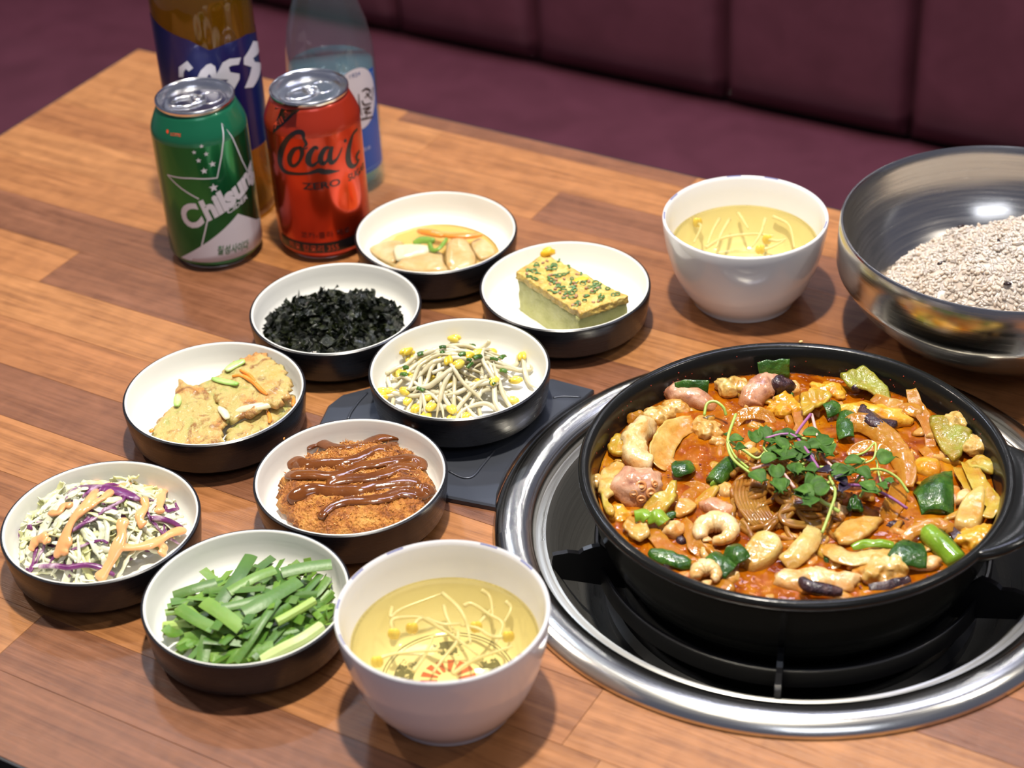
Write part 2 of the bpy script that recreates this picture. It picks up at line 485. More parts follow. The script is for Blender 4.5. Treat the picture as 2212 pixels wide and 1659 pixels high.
for i, (e1, e0) in enumerate(zip(edges, edges[1:])):
    segs = list(fixed_rows.get(i, []))
    a = segs[-1][1] if segs else 0
    if segs: segs[0] = (0, segs[0][1], segs[0][2])
    else: a = 0
    last = segs[-1][2] if segs else -1
    while a < 1200:
        ln = rr.uniform(230, 420)
        t = rr.randrange(6)
        while t == last: t = rr.randrange(6)
        b = a + ln
        if b > 1140: b = 1200
        segs.append((a, b, t)); a = b; last = t
    for a0, a1, t in segs:
        a1 = min(a1, 1200)
        if a1 - a0 < 5: continue
        vf = tbox(a0 + 0.1, a1 - 0.1, e0 + 0.1, e1 - 0.1, -30, 0, 0.12)
        o = obj('plank', vf, WOOD, table, smooth=False)
        o.color = tones[t] + (1,)
        ca = min(max(bc_a, a0), a1); cp = min(max(bc_p, e0), e1)
        if math.hypot(ca - bc_a, cp - bc_p) < R_HOLE:
            md = o.modifiers.new('b', 'BOOLEAN'); md.object = cutter; md.operation = 'DIFFERENCE'; md.solver = 'EXACT'
            plank_objs.append(o)
dg = bpy.context.evaluated_depsgraph_get(); dg.update()
for o in plank_objs:
    me = bpy.data.meshes.new_from_object(o.evaluated_get(dg))
    o.modifiers.clear(); o.data = me
    bm = bmesh.new(); bm.from_mesh(me); bm.verts.ensure_lookup_table()
    seen = set(); isl = []
    for v in bm.verts:
        if v.index in seen: continue
        st = [v]; comp = set()
        while st:
            q = st.pop()
            if q.index in comp: continue
            comp.add(q.index); st += [e_.other_vert(q) for e_ in q.link_edges]
        seen |= comp; isl.append(comp)
    bm.free()
    if len(isl) > 1:
        for kk, comp in enumerate(isl):
            bm = bmesh.new(); bm.from_mesh(me); bm.verts.ensure_lookup_table()
            bmesh.ops.delete(bm, geom=[v for v in bm.verts if v.index not in comp], context='VERTS')
            m3 = bpy.data.meshes.new('plank'); bm.to_mesh(m3); bm.free(); m3.materials.append(WOOD)
            if kk == 0: o.data = m3
            else:
                o2 = again(o, table); o2.data = m3
bpy.data.objects.remove(cutter)
for o in plank_objs:
    if len(o.data.vertices) == 0: bpy.data.objects.remove(o)
EDGE = plain('table_edge_black', (0.02, 0.018, 0.016), 0.4)
obj('edge_band', join(tbox(-1.5, 0, -694, 0, -30, -0.3), tbox(0, 1200, 0, 1.5, -30, -0.3), tbox(0, 1200, -695.5, -694, -30, -0.3)), EDGE, table, smooth=False)
obj('pedestal', tbox(540, 640, -400, -300, -745, -90), IRON, table, smooth=False)
obj('foot_plate', tbox(380, 800, -520, -180, -750, -740), IRON, table, smooth=False)

# ------------------------------------------------------------------ burner
burner = thing('table_burner', 'round stainless burner ring sunk in the table under the black pan', 'burner', (BC.x, BC.y, 0))
cxy = (BC.x, BC.y)
obj('flange_ring', lathe([(170.5, 0.2), (171, 1.2), (169.5, 3.6), (166, 6.2), (161, 7.6), (155, 7.4), (150.5, 5.8), (148.3, 3.0), (147.6, 0), (147, -3), (146.4, -3), (147, 0.4), (149, 4.6), (151, 5.2), (155, 6.4), (161, 6.4), (168, 0.2), (170.5, 0.2)], 160, cxy), STEEL, burner, sharp=60)
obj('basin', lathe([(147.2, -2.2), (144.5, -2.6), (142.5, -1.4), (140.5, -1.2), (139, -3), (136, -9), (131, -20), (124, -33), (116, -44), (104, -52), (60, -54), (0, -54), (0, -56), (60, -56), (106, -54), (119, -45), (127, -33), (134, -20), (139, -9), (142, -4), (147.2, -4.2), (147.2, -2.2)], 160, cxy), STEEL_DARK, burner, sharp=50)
obj('burner_cup', lathe([(108, -50), (108, -42), (104, -38), (98, -40), (94, -46), (40, -46), (36, -38), (0, -37), (0, -50), (108, -50)], 96, cxy), IRON, burner, sharp=40)
obj('heat_ring', lathe([(113, -19), (113, -8.4), (112, -7.2), (110.6, -7.2), (109.8, -8.4), (109.8, -19), (113, -19)], 128, cxy), IRON, burner, sharp=40)
obj('heat_ring', lathe([(99, -30), (99, -21.2), (98, -20), (95.8, -20), (95, -21.2), (95, -30), (99, -30)], 128, cxy), IRON, burner, sharp=40)
for k in range(5):
    a = math.radians([-170.5, -101.5, -34.5, 38, 110][k])
    ca, sa = math.cos(a), math.sin(a)
    prof = [(92, -28), (139.5, -9), (140.5, 3), (139.5, 7.4), (131, 7.6), (127, 6.4), (124.5, 5.4), (122, 7.4), (117, 8.6), (112.5, 8.6), (108, 3), (104.5, -6), (101, -13), (94, -19)]
    V = []; n = len(prof)
    for sgn in (-1, 1):
        for r, z in prof: V.append((BC.x + r * ca - sgn * 1.6 * sa, BC.y + r * sa + sgn * 1.6 * ca, z))
    Fc = [tuple(reversed(range(n))), tuple(range(n, 2 * n))] + [(i, (i + 1) % n, n + (i + 1) % n, n + i) for i in range(n)]
    obj('pan_support', (V, Fc), IRON, burner, smooth=False)

# flat steel plate beside the ring
plate = thing('control_plate', 'dark flat steel plate on the table between the burner ring and the cutlet dish', 'metal plate', (-45, 965, 0))
def arc_pts(a0, a1, R, n): return [(BC.x + R * math.cos(math.radians(a0 + (a1 - a0) * i / n)), BC.y + R * math.sin(math.radians(a0 + (a1 - a0) * i / n))) for i in range(n + 1)]
pp = [(-13.5, 893), (-40.4, 903.8), (-108, 935), (-119, 950), (-120.4, 985.6), (-116, 1004), (-108, 1014.5), (-91.8, 1020.6), (-60, 1024), (26.6, 1019.7), (51.2, 1005.5)] + arc_pts(126, 171, 171.8, 12)[1:-1]
def shrink(poly, d):
    c = Vector((sum(p[0] for p in poly) / len(poly), sum(p[1] for p in poly) / len(poly)))
    out = []
    for p in poly:
        v = Vector((p[0], p[1])) - c; out.append(tuple(c + v * (1 - d / v.length)))
    return out
V = []; n = len(pp)
for poly, z in ((pp, 0.3), (pp, 3.0), (shrink(pp, 1.2), 4.0), (shrink(pp, 3.0), 3.9)): V += [(p[0], p[1], z) for p in poly]
Fc = [tuple(reversed(range(n))), tuple(range(3 * n, 4 * n))]
for k in range(3):
    for i in range(n): Fc.append((k * n + i, k * n + (i + 1) % n, (k + 1) * n + (i + 1) % n, (k + 1) * n + i))
obj('sheet', (V, Fc), PLATE, plate, sharp=35)
z6 = crop(660, 780, 3.16)
def pl(pts, z): return [at(*z6(x, y), z) for x, y in pts]
obj('embossed_line', tube(pl([(980, 750), (1060, 790), (1120, 795), (1160, 770), (1200, 720), (1290, 610)], 4.2), 0.9, 6, 5, 0.7), PLATE, plate)
obj('embossed_line', tube(pl([(420, 215), (360, 280), (310, 350), (290, 395)], 4.2), 0.9, 6, 5, 0.7), PLATE, plate)
obj('embossed_line', tube(pl([(1690, 250), (1760, 240), (1880, 245)], 4.2), 0.7, 6, 5, 0.7), PLATE, plate)

# ------------------------------------------------------------------ pan and stew
pan = thing('stew_pan', 'wide black pan of red seafood stew standing on the burner', 'pan', (BC.x, BC.y, -20))
ZB = 28.0
obj('body', lathe([(0, -16), (86, -16), (96, -10), (103, 2), (108, 16), (110.6, 28), (112.6, 38), (114, 42.6), (115.4, 44.6), (117.4, 45.6), (119.4, 45.2), (120.8, 43.6), (121, 41.6), (120, 39.8), (117.6, 38.6), (116.4, 36), (114.4, 24), (110.6, 10), (106, -2), (101, -10), (99.4, -10.6), (98.6, -13), (92, -18.5), (84, -20), (0, -20)], 160, cxy), PAN, pan, sharp=50)
# ear handle
hz = []
def ear():
    V = []; Fc = []; n = 28; m = 10
    a0, a1 = math.radians(-47), math.radians(3)
    for i in range(n + 1):
        u = i / n; a = a0 + (a1 - a0) * u
        w = 20 * (1 - abs(2 * u - 1) ** 3.0)
        Rr = 117.5
        for j in range(m):
            b = 2 * PI * j / m
            r = Rr + (w + 5) * 0.5 * (1 + math.cos(b)) - 2
            z = 41.5 + 3.6 * math.sin(b) + w * 0.12 * (1 + math.cos(b)) - 1.2 * (1 - abs(math.cos(b))) * 0
            V.append((BC.x + r * math.cos(a), BC.y + r * math.sin(a), z))
    for i in range(n):
        for j in range(m):
            j2 = (j + 1) % m
            Fc.append((i * m + j, i * m + j2, (i + 1) * m + j2, (i + 1) * m + j))
    Fc.append(tuple(reversed(range(m)))); Fc.append(tuple(range(n * m, (n + 1) * m)))
    return V, Fc
obj('handle', ear(), PAN, pan)

def broth_mat():
    k = N('stew_broth')
    p = k.coord()
    f = k.noise(p, 55, 5, 0.62, 0.8)
    col = k.ramp(f, [(0.30, (0.19, 0.022, 0.001)), (0.43, (0.40, 0.085, 0.001)), (0.55, (0.54, 0.155, 0.003)), (0.68, (0.68, 0.28, 0.010))])
    v = k.n('TexVoronoi', {'Vector': p, 'Scale': 420}).outputs['Distance']
    spk = k.ramp(v, [(0.10, (1, 1, 1)), (0.16, (0, 0, 0))])
    sel = k.ramp(k.noise(p, 130, 2), [(0.55, (0, 0, 0)), (0.6, (1, 1, 1))])
    col = k.mix(k.math('MULTIPLY', k.n('RGBToBW', {0: spk}).outputs[0], k.n('RGBToBW', {0: sel}).outputs[0]), col, (0.30, 0.02, 0.004))
    nrm = k.bump(k.math('ADD', k.noise(p, 75, 3, 0.5), k.math('MULTIPLY', k.noise(p, 240, 2), 0.18)), 0.5, 0.005)
    tr = k.n('BsdfTransparent', {'Color': (0.90, 0.40, 0.05)}).outputs[0]
    df = k.n('BsdfDiffuse', {'Color': col}).outputs[0]
    tl = k.n('BsdfTranslucent', {'Color': col}).outputs[0]
    body = k.n('MixShader', {0: 0.80, 1: tr, 2: k.n('MixShader', {0: 0.25, 1: df, 2: tl}).outputs[0]}).outputs[0]
    gl = k.n('BsdfGlossy', {'Color': (1, 1, 1), 'Roughness': 0.06, 'Normal': nrm}).outputs[0]
    fr = k.n('Fresnel', {'IOR': 1.42, 'Normal': nrm}).outputs[0]
    fr = k.math('MULTIPLY', fr, k.math('SUBTRACT', 1.0, k.n('NewGeometry').outputs['Backfacing']))
    return k.done(k.n('MixShader', {0: fr, 1: body, 2: gl}).outputs[0])
BROTH = broth_mat()
def broth_disc(R, z, amp, rings=60, n=160):
    V = [(BC.x, BC.y, z + 1.5)]; Fc = []
    for k in range(1, rings + 1):
        r = R * k / rings
        for i in range(n):
            a = 2 * PI * i / n; x = BC.x + r * math.cos(a); y = BC.y + r * math.sin(a)
            q = Vector((x, y, 0))
            h = amp * (noise.noise(q * 0.06) + 0.6 * noise.noise(q * 0.16) + 0.35 * noise.noise(q * 0.4)) + 1.2 * math.exp(-(r / 60) ** 2) + (0.8 if k == rings else 0)
            V.append((x, y, z + h))
    for i in range(n): Fc.append((0, 1 + i, 1 + (i + 1) % n))
    for k in range(rings - 1):
        for i in range(n):
            i2 = (i + 1) % n; a = 1 + k * n; b = a + n
            Fc.append((a + i, b + i, b + i2, a + i2))
    # closed underneath, following the pan
    base = 1 + (rings - 1) * n
    e = len(V)
    for rr_, zz in ((103.6, 6), (95, -8), (84, -14)):
        for i in range(n):
            a = 2 * PI * i / n; V.append((BC.x + rr_ * math.cos(a), BC.y + rr_ * math.sin(a), zz))
    prev = base
    for q in range(3):
        for i in range(n):
            i2 = (i + 1) % n; Fc.append((prev + i, e + q * n + i, e + q * n + i2, prev + i2))
        prev = e + q * n
    Fc.append(tuple(prev + i for i in range(n)))
    return V, Fc
item('stew_broth', broth_disc(110.2, ZB, 1.0), BROTH, 'glossy orange-red broth filling the black pan', 'broth')

ONION = food('stew_onion', even([(0.36, 0.13, 0.008), (0.50, 0.24, 0.025), (0.60, 0.36, 0.07)]), 70, 0.10, 0.3, 0.35, 0.35, 330, 0.0014, stain=0.75, see=0.3)
ONION_PALE = food('stew_onion_pale', even([(0.52, 0.28, 0.04), (0.64, 0.46, 0.13), (0.72, 0.58, 0.26)]), 60, 0.10, 0.3, 0.35, 0.35, 330, 0.0014, stain=0.75, see=0.14)
SQUID = food('stew_squid', even([(0.60, 0.27, 0.04), (0.70, 0.50, 0.23), (0.76, 0.62, 0.38)]), 100, 0.12, 0.3, 0.35, 0.35, 330, 0.0014, stain=0.85)
OCTO = food('stew_octopus', even([(0.22, 0.07, 0.05), (0.54, 0.28, 0.17), (0.70, 0.46, 0.31)]), 90, 0.12, 0.25, 0.35, 0.35, 330, 0.0014, stain=0.75)
CLAM = food('stew_clam', even([(0.38, 0.18, 0.02), (0.56, 0.39, 0.12), (0.68, 0.55, 0.27)]), 120, 0.12, 0.3, 0.35, 0.35, 330, 0.0014, stain=0.7)
CABB = food('stew_cabbage', even([(0.40, 0.19, 0.01), (0.50, 0.36, 0.04), (0.52, 0.47, 0.12)]), 60, 0.11, 0.3, 0.35, 0.35, 330, 0.0014, stain=0.7, see=.12)
CABB_GREEN = food('stew_cabbage_green', even([(0.22, 0.15, 0.01), (0.26, 0.26, 0.03), (0.32, 0.34, 0.07)]), 50, 0.14, 0.3, 0.2, 0.9, 240, 0.0018, stain=0.5)
SCAL = food('stew_scallion', even([(0.008, 0.034, 0.003), (0.028, 0.088, 0.008), (0.085, 0.18, 0.02)]), 90, 0.12, 0.15, 0.2, 0.6, 420, 0.0012, (1, 1, 1))
SCAL_LIGHT = food('stew_scallion_light', even([(0.10, 0.19, 0.01), (0.18, 0.31, 0.02), (0.30, 0.42, 0.06)]), 50, 0.14, 0.2, 0.2, 0.3, 400, 0.0008)
BLACKSKIN = food('dark_skin', even([(0.008, 0.004, 0.006), (0.035, 0.014, 0.018), (0.09, 0.04, 0.035)]), 200, 0.2, 0, 0.3, 0.6, 500, 0.0015)
YELLOW = food('stew_yellow', even([(0.52, 0.17, 0.005), (0.66, 0.36, 0.025), (0.74, 0.50, 0.10)]), 80, 0.12, 0.3, 0.35, 0.35, 330, 0.0014, stain=0.7)
SUCKER = food('sucker', even([(0.55, 0.20, 0.05), (0.70, 0.34, 0.14)]), 200, 0.2, 0.2, 0.2, 0.2)

za = crop(1250, 720, 2.86); zb = crop(1700, 720, 2.86)
def P3(zf, pts, z): # (x, y[, dz]) in a crop -> world
    return [at(*zf(p[0], p[1]), z - 1.3 + (p[2] if len(p) > 2 else 0) * .85) for p in pts]
SG = 'pieces of food in the stew'
def s_strip(name, mat, zf, pts, w, label, cat, th=2.6, arch=1.0, dz=1.5, taper=0.55, up=None):
    if up is None: up = (random.uniform(-.35, .35), -0.45 + random.uniform(-.3, .25), 1)
    green = 'scallion' in name
    vf = ribbon(P3(zf, pts, ZB + dz), w, (0.9 if green else 1.3), arch * (.8 if green else random.choice((-.5, .55))), 8, up, taper * .55, 13, .35 if not green else .15)
    return item(name, rough_up(vf, .7, .22, random.random() * 50), mat, label, cat)
def s_tube(name, mat, zf, pts, rad, label, cat, dz=1.5):
    def rf(t):
        i = t * (len(rad) - 1); a = int(min(i, len(rad) - 2)); f = i - a
        return rad[a] * (1 - f) + rad[a + 1] * f
    V, Fc = tube(P3(zf, pts, ZB + dz - 2.5), lambda t: rf(t) * min(1, .55 + t * 5, .55 + (1 - t) * 5), 14, 8)
    return item(name, rough_up(rough_up((V, Fc), 2.2, .13, random.random() * 40), .9, .4), mat, label, cat)
def s_blob(name, mat, zf, x, y, r, rz, label, cat, amp=0.35, freq=0.16, dz=1.0, tilt=0.0):
    c = at(*zf(x, y), ZB + dz - 2.5)
    return item(name, blob(c, r, rz, amp, freq, 24, 16, tilt), mat, label, cat)
def s_lump(name, mat, zf, x, y, r, rz, label, cat, dz=1.0, k=5):
    """a cluster of rounded lobes: shellfish meat"""
    c = at(*zf(x, y), ZB + dz - 2.5); parts = []
    parts.append(blob(c, (r[0] * .8, r[1] * .8, r[2] * .9), rz, 0.3, 0.2, 16, 10))
    for i in range(k):
        a = rz + 2 * PI * i / k + random.uniform(-.4, .4)
        q = c + Vector((math.cos(a) * r[0] * .6, math.sin(a) * r[1] * .6, random.uniform(0, r[2] * .5)))
        s = random.uniform(.38, .55)
        parts.append(blob(q, (r[0] * s, r[1] * s, r[2] * s * 1.1), random.uniform(0, 3), 0.3, 0.3, 12, 8))
    return item(name, rough_up(fuse(join(*parts), .8, 4), .9, .35, random.random() * 40), mat, label, cat)
def s_sheet(name, mat, zf, poly, label, cat, th=1.6, dz=2.0, amp=1.6, freq=0.10, tilt=(0, 0), edge=0.12):
    Q = P3(zf, poly, ZB + dz)
    cx = sum(q.x for q in Q) / len(Q); cy = sum(q.y for q in Q) / len(Q)
    zf2 = lambda x, y: ZB + dz + (x - cx) * tilt[0] + (y - cy) * tilt[1]
    return item(name, pillow([(q.x, q.y) for q in Q], zf2, th * .8, 8, 60, 10, amp * 1.2, freq, 0.8, None, edge), mat, label, cat)

# left half of the pan
s_tube('octopus_piece', OCTO, za, [(545, 385, 1), (600, 380, 5), (700, 400, 6), (790, 440, 4), (830, 465, 0)], [5, 8, 7.5, 5.5, 3], 'pinkish octopus arm near the upper left pan wall', 'octopus')
s_lump('shellfish_piece', CLAM, za, 620, 470, (10, 8, 7), .3, 'pale lumpy shellfish meat just below the pinkish octopus arm', 'shellfish')
s_lump('shellfish_piece', CLAM, za, 955, 350, (11, 8.5, 9), .3, 'knobbly pale shellfish at the back of the pan', 'shellfish', 3)
s_tube('octopus_curl', OCTO, za, [(1050, 470, 0), (1080, 390, 5), (1150, 330, 8), (1220, 320, 8), (1270, 360, 5)], [7, 8.5, 8, 6, 4], 'bent pink octopus arm with a dark end at the back of the pan', 'octopus', 2)
s_tube('squid_skin', BLACKSKIN, za, [(1180, 322, 12), (1230, 315, 13), (1280, 340, 10), (1285, 385, 5)], [2, 5, 5, 3], 'dark purple skin flap on the bent octopus arm', 'octopus', 0)
s_lump('tofu_chunk', YELLOW, za, 1280, 475, (12, 10, 8), .2, 'yellow soft chunk right of the bent octopus arm', 'tofu', 2, 6)
s_strip('onion_slice', ONION, za, [(960, 570, 0), (1010, 510, 4), (1090, 490, 6), (1160, 510, 4), (1195, 560, 0)], 8, 'orange onion arc in front of the bent octopus arm', 'onion')
s_lump('shellfish_piece', CLAM, za, 490, 520, (10, 9, 8), 1.0, 'pale shellfish lobes at the left wall behind the curved white squid', 'shellfish', 3)
s_tube('squid_piece', SQUID, za, [(470, 585, 4), (400, 590, 7), (350, 660, 6), (350, 740, 5), (390, 800, 3), (450, 820, 0)], [5.5, 7.5, 8.2, 8, 7.5, 6], 'curved white squid body at the left of the stew', 'squid', 3)
s_strip('onion_slice', ONION_PALE, za, [(720, 550, 2), (600, 590, 4), (530, 680, 5), (510, 770, 3), (570, 830, 0)], 15, 'broad pale onion crescent right of the curved white squid', 'onion', 3, 2.5)
s_lump('shellfish_piece', CLAM, za, 790, 610, (10, 9.5, 8), .5, 'rounded pale shellfish right of the broad onion crescent', 'shellfish', 2)
s_lump('shellfish_piece', CLAM, za, 860, 680, (6, 5, 5), .5, 'small pale shellfish above the scallion tube', 'shellfish', 1, 4)
s_sheet('cabbage_piece', CABB, za, [(180, 700), (230, 640), (300, 660), (300, 750), (240, 770), (190, 740)], 'yellow cabbage piece against the left pan wall', 'cabbage', 3, 4)
octo = thing('sucker_octopus', 'pink octopus piece with orange suckers at the left of the stew', 'octopus', at(*za(365, 960), ZB))
oc = at(*za(365, 955), ZB + 3)
obj('flesh', blob(oc, (15.5, 12.5, 12), .5, .22, .12, 28, 18), OCTO, octo)
for sx, sy, sr in ((455, 880, 2.3), (385, 945, 2.5), (445, 985, 2.2), (340, 990, 1.9), (385, 1025, 2.0), (410, 905, 1.4), (470, 930, 1.6)):
    d = ray(*za(sx, sy)).normalized()
    q = at(*za(sx, sy), ZB + 12 - (sy - 880) * 0.02)
    for _ in range(40):
        w = q - oc; f = (w.x / 15.5) ** 2 + (w.y / 12.5) ** 2 + (w.z / 12) ** 2
        if f < 1.1: break
        q = q + d * 0.6
    nrm = Vector(((q - oc).x / 15.5 ** 2, (q - oc).y / 12.5 ** 2, (q - oc).z / 144)).normalized()
    Mx = nrm.to_track_quat('Z', 'Y').to_matrix()
    obj('sucker', join(torus(q, sr, sr * 0.38, 14, 6, Mx), blob(q, (sr * .9, sr * .9, sr * .3), 0, 0, .1, 10, 6)), SUCKER, octo)
s_sheet('onion_piece', ONION_PALE, za, [(130, 880), (200, 820), (290, 820), (250, 900), (230, 1000), (170, 1040), (120, 980)], 'pale onion petal left of the sucker-covered octopus', 'onion', 2.2, 4, 2)
s_sheet('cabbage_piece', CABB, za, [(140, 960), (170, 990), (190, 1080), (230, 1130), (190, 1140), (150, 1080)], 'pale cabbage sliver at the left wall below the onion petal', 'cabbage', 2, 4, 2)
s_blob('shellfish_piece', CLAM, za, 108, 920, (4.5, 5, 5), .3, 'small translucent shellfish touching the left pan wall', 'shellfish', .3, .2, 4)
s_sheet('cabbage_piece', CABB, za, [(380, 1080), (430, 1030), (540, 1000), (590, 960), (610, 1030), (560, 1100), (460, 1130), (390, 1110)], 'yellow cabbage leaf right of the sucker-covered octopus', 'cabbage', 2.2, 4, 2.5, .1, (.25, .2))
s_sheet('onion_piece', ONION_PALE, za, [(590, 1110), (620, 1050), (700, 1040), (735, 1080), (690, 1125), (620, 1135)], 'small pale onion piece left of the curled shrimp', 'onion', 1.8, 2.5)
s_strip('scallion_piece', SCAL_LIGHT, za, [(350, 1130, 4), (400, 1125, 5), (430, 1150, 4)], 8, 'light green scallion ring near the left pan rim', 'scallion', 1.6, 2.5, 4, 0)
s_strip('scallion_piece', SCAL_LIGHT, za, [(435, 1140, 4), (490, 1130, 6), (530, 1175, 3)], 9, 'yellow-green scallion ring beside the first one near the left rim', 'scallion', 1.6, 3, 4, 0)
s_blob('scallion_piece', SCAL, za, 570, 1130, (3.5, 3, 2.5), .3, 'tiny dark green scallion bit above the small white squid', 'scallion', .4, .3, 3)
s_sheet('onion_piece', ONION_PALE, za, [(270, 1200), (310, 1140), (360, 1140), (370, 1180), (430, 1200), (440, 1260), (380, 1290), (310, 1260)], 'translucent onion petal at the lower left rim', 'onion', 2.2, 3.5, 2, .12)
s_lump('cabbage_core', YELLOW, za, 250, 1130, (7, 8, 4), .3, 'yellow cabbage core at the left rim under the octopus', 'cabbage', 1, 4)
s_strip('onion_slice', ONION, za, [(440, 1185, 2), (480, 1260, 3), (560, 1340, 3), (650, 1400, 2), (730, 1425, 0)], 9, 'long orange onion strip at the lower left of the stew', 'onion')
s_strip('onion_slice', ONION, za, [(640, 1155, 3), (690, 1230, 3), (720, 1310, 3), (790, 1365, 1), (880, 1385, 0)], 8, 'narrow orange onion strip passing under the curled shrimp', 'onion')
s_blob('squid_piece', SQUID, za, 585, 1225, (7, 6, 6), .4, 'small round white squid left of the curled shrimp', 'squid', .25, .2, 3)
s_blob('squid_piece', BLACKSKIN, za, 635, 1285, (3.5, 3, 2.5), .4, 'dark bit beside the small round squid', 'squid', .4, .3, 2)
def shrimp(zf, x, y, R, rad, a0, a1, label, dz=4, sq=0.85):
    c = at(*zf(x, y), ZB + dz); pts = []
    n = 40
    for i in range(n + 1):
        u = i / n; a = a0 + (a1 - a0) * u
        r = R * (1 - 0.30 * u)
        pts.append(c + Vector((r * math.cos(a), r * math.sin(a), 1.5 * math.sin(u * PI))))
    def sec(t):
        g = rad * (0.55 + 0.6 * math.sin(min(1, t * 2.2) * PI / 2)) * (1 - 0.62 * max(0, t - .35) / .65)
        g *= 1 - 0.10 * (abs(math.sin(t * PI * 7)) < 0.35)
        return [(g * math.cos(2 * PI * j / 14), sq * g * math.sin(2 * PI * j / 14)) for j in range(14)]
    t = thing('shrimp', label, 'shrimp', (c.x, c.y, ZB))
    obj('body', sweep(pts, sec), SQUID, t)
    e = pts[-1]; d = (pts[-1] - pts[-3]).normalized(); s = d.cross(Vector((0, 0, 1)))
    obj('tail', pillow([(e.x, e.y), tuple((e + d * 5 + s * 3)[:2]), tuple((e + d * 6)[:2]), tuple((e + d * 5 - s * 3)[:2])], lambda X, Y: e.z, 0.8, 4, 24), SQUID, t)
    return t
shrimp(za, 855, 1235, 9.2, 6.2, 3.6, -2.0, 'large curled pale shrimp below the glass noodles')
shrimp(za, 795, 1500, 6.0, 5.0, 3.4, -1.0, 'small shrimp half hidden at the near pan rim')
s_lump('shellfish_piece', CLAM, za, 920, 1525, (7, 5.5, 5), .4, 'orange shellfish bit beside the small shrimp at the near rim', 'shellfish', 1, 4)
s_strip('scallion_leaf', SCAL, za, [(440, 1350, 2), (520, 1375, 3), (610, 1405, 2), (690, 1430, 0)], 9, 'long dark green scallion leaf along the lower left rim', 'scallion', 1.4, 1.5, 3, .7)
s_strip('scallion_piece', SCAL, za, [(815, 1385, 4), (870, 1420, 5), (945, 1475, 2)], 12, 'dark green scallion piece in front of the curled shrimp', 'scallion', 1.4, 3, 3.5, .1)
s_strip('scallion_piece', SCAL, za, [(930, 1345, 4), (970, 1370, 6), (1005, 1420, 3)], 13, 'dark green scallion piece left of the white onion chunk', 'scallion', 1.4, 3, 4, .1)
s_sheet('onion_chunk', ONION_PALE, za, [(1000, 1400), (1060, 1310), (1130, 1280), (1220, 1300), (1262, 1360), (1180, 1430), (1060, 1470)], 'thick pale onion chunk at the near side of the stew', 'onion', 6.5, 2.5, .9, .1, (.05, .22), .03)
s_strip('scallion_piece', SCAL, za, [(580, 850, 3), (640, 830, 5), (680, 810, 2)], 12, 'green scallion slice in open broth left of centre', 'scallion', 1.4, 2.5, 2.5, .5)
sc = thing('scallion_roll', 'green scallion tube left of the sprout heap', 'scallion', at(*za(880, 870), ZB))
obj('leaf_tube', tube(P3(za, [(840, 930, 3), (870, 880, 5), (940, 810, 5)], ZB), 5.6, 14, 6), SCAL, sc)
obj('cut_end', blob(P3(za, [(838, 936, 3)], ZB)[0], (3.2, 1.6, 3.6), .5, 0, .1, 12, 8), SCAL_LIGHT, sc)
s_tube('octopus_piece', OCTO, za, [(740, 1080, 1), (810, 1080, 3), (890, 1110, 3), (950, 1150, 0)], [4, 6, 6, 3.5], 'pink octopus arm behind the curled shrimp', 'octopus', 1)
s_strip('onion_slice', ONION, za, [(640, 960, 0), (720, 950, 2), (800, 990, 2), (860, 1040, 0)], 8, 'faint orange onion arc under the broth left of the noodles', 'onion', 2, 1, .6)
s_strip('scallion_leaf', SCAL, za, [(600, 345, 6), (690, 330, 8), (800, 335, 7)], 9, 'dark green scallion leaf against the back left wall', 'scallion', 1.4, 1, 4, .1, (0, -1, .4))
s_strip('scallion_leaf', SCAL, za, [(1115, 240, 4), (1200, 225, 5), (1300, 220, 4)], 13, 'dark green scallion leaf stuck upright to the back wall of the pan', 'scallion', 1.2, 1, 4, .05, (0, -1, .3))
s_blob('shellfish_piece', CLAM, za, 905, 980, (5, 7, 5), .2, 'small pale shellfish at the left end of the glass noodles', 'shellfish', .3, .2, 2)
s_tube('onion_slice', ONION, za, [(320, 570, 4), (340, 520, 7), (400, 490, 7)], [2, 3, 2.5], 'brown onion curl at the left wall behind the curved squid', 'onion', 2)

# right half
m1 = thing('squid_chunk', 'white squid chunk with black skin at the near edge of the stew', 'squid', at(*zb(180, 1540), ZB))
obj('flesh', rough_up(blob(at(*zb(185, 1545), ZB - .5), (21, 9, 8.5), -.12, .3, .1, 36, 22), 1.4, .25), SQUID, m1)
obj('dark_skin', ribbon(P3(zb, [(85, 1520, 12), (130, 1560, 12), (240, 1585, 10), (340, 1600, 8)], ZB), 7, 2, 1, 6, (0, -.8, .5), .4), BLACKSKIN, m1)
s_strip('onion_slice', ONION_PALE, zb, [(-20, 1430, 1), (60, 1370, 4), (130, 1290, 6), (175, 1215, 5)], 12, 'ridged yellow onion strip at the near centre of the stew', 'onion', 3.5, 2.5, 2, .4)
s_lump('squid_piece', YELLOW, zb, 250, 365, (14, 8, 6), .0, 'orange squid chunk at the back right of the stew', 'squid', 2, 5)
s_sheet('cabbage_piece', CABB, zb, [(80, 370), (170, 355), (270, 380), (250, 440), (180, 500), (100, 540), (85, 460)], 'yellow cabbage leaf behind the purple sprout stems', 'cabbage', 2, 5, 3, .1, (.1, -.2))
s_sheet('scallion_leaf', CABB_GREEN, zb, [(330, 290), (420, 260), (490, 250), (560, 290), (640, 360), (640, 400), (540, 380), (460, 360), (380, 340)], 'olive scallion leaf draped at the back right wall', 'scallion', 1.4, 7, 2.5, .1, (0, .25))
s_blob('black_bean', BLACKSKIN, zb, 437, 340, (4.2, 2.6, 3), .1, 'single black bean at the back right of the stew', 'bean', .1, .2, 8)
s_strip('scallion_piece', SCAL, zb, [(235, 480, 4), (280, 465, 5), (310, 450, 4)], 10, 'dark green scallion slice right of the purple sprout stems', 'scallion', 1.4, 2, 3, .1)
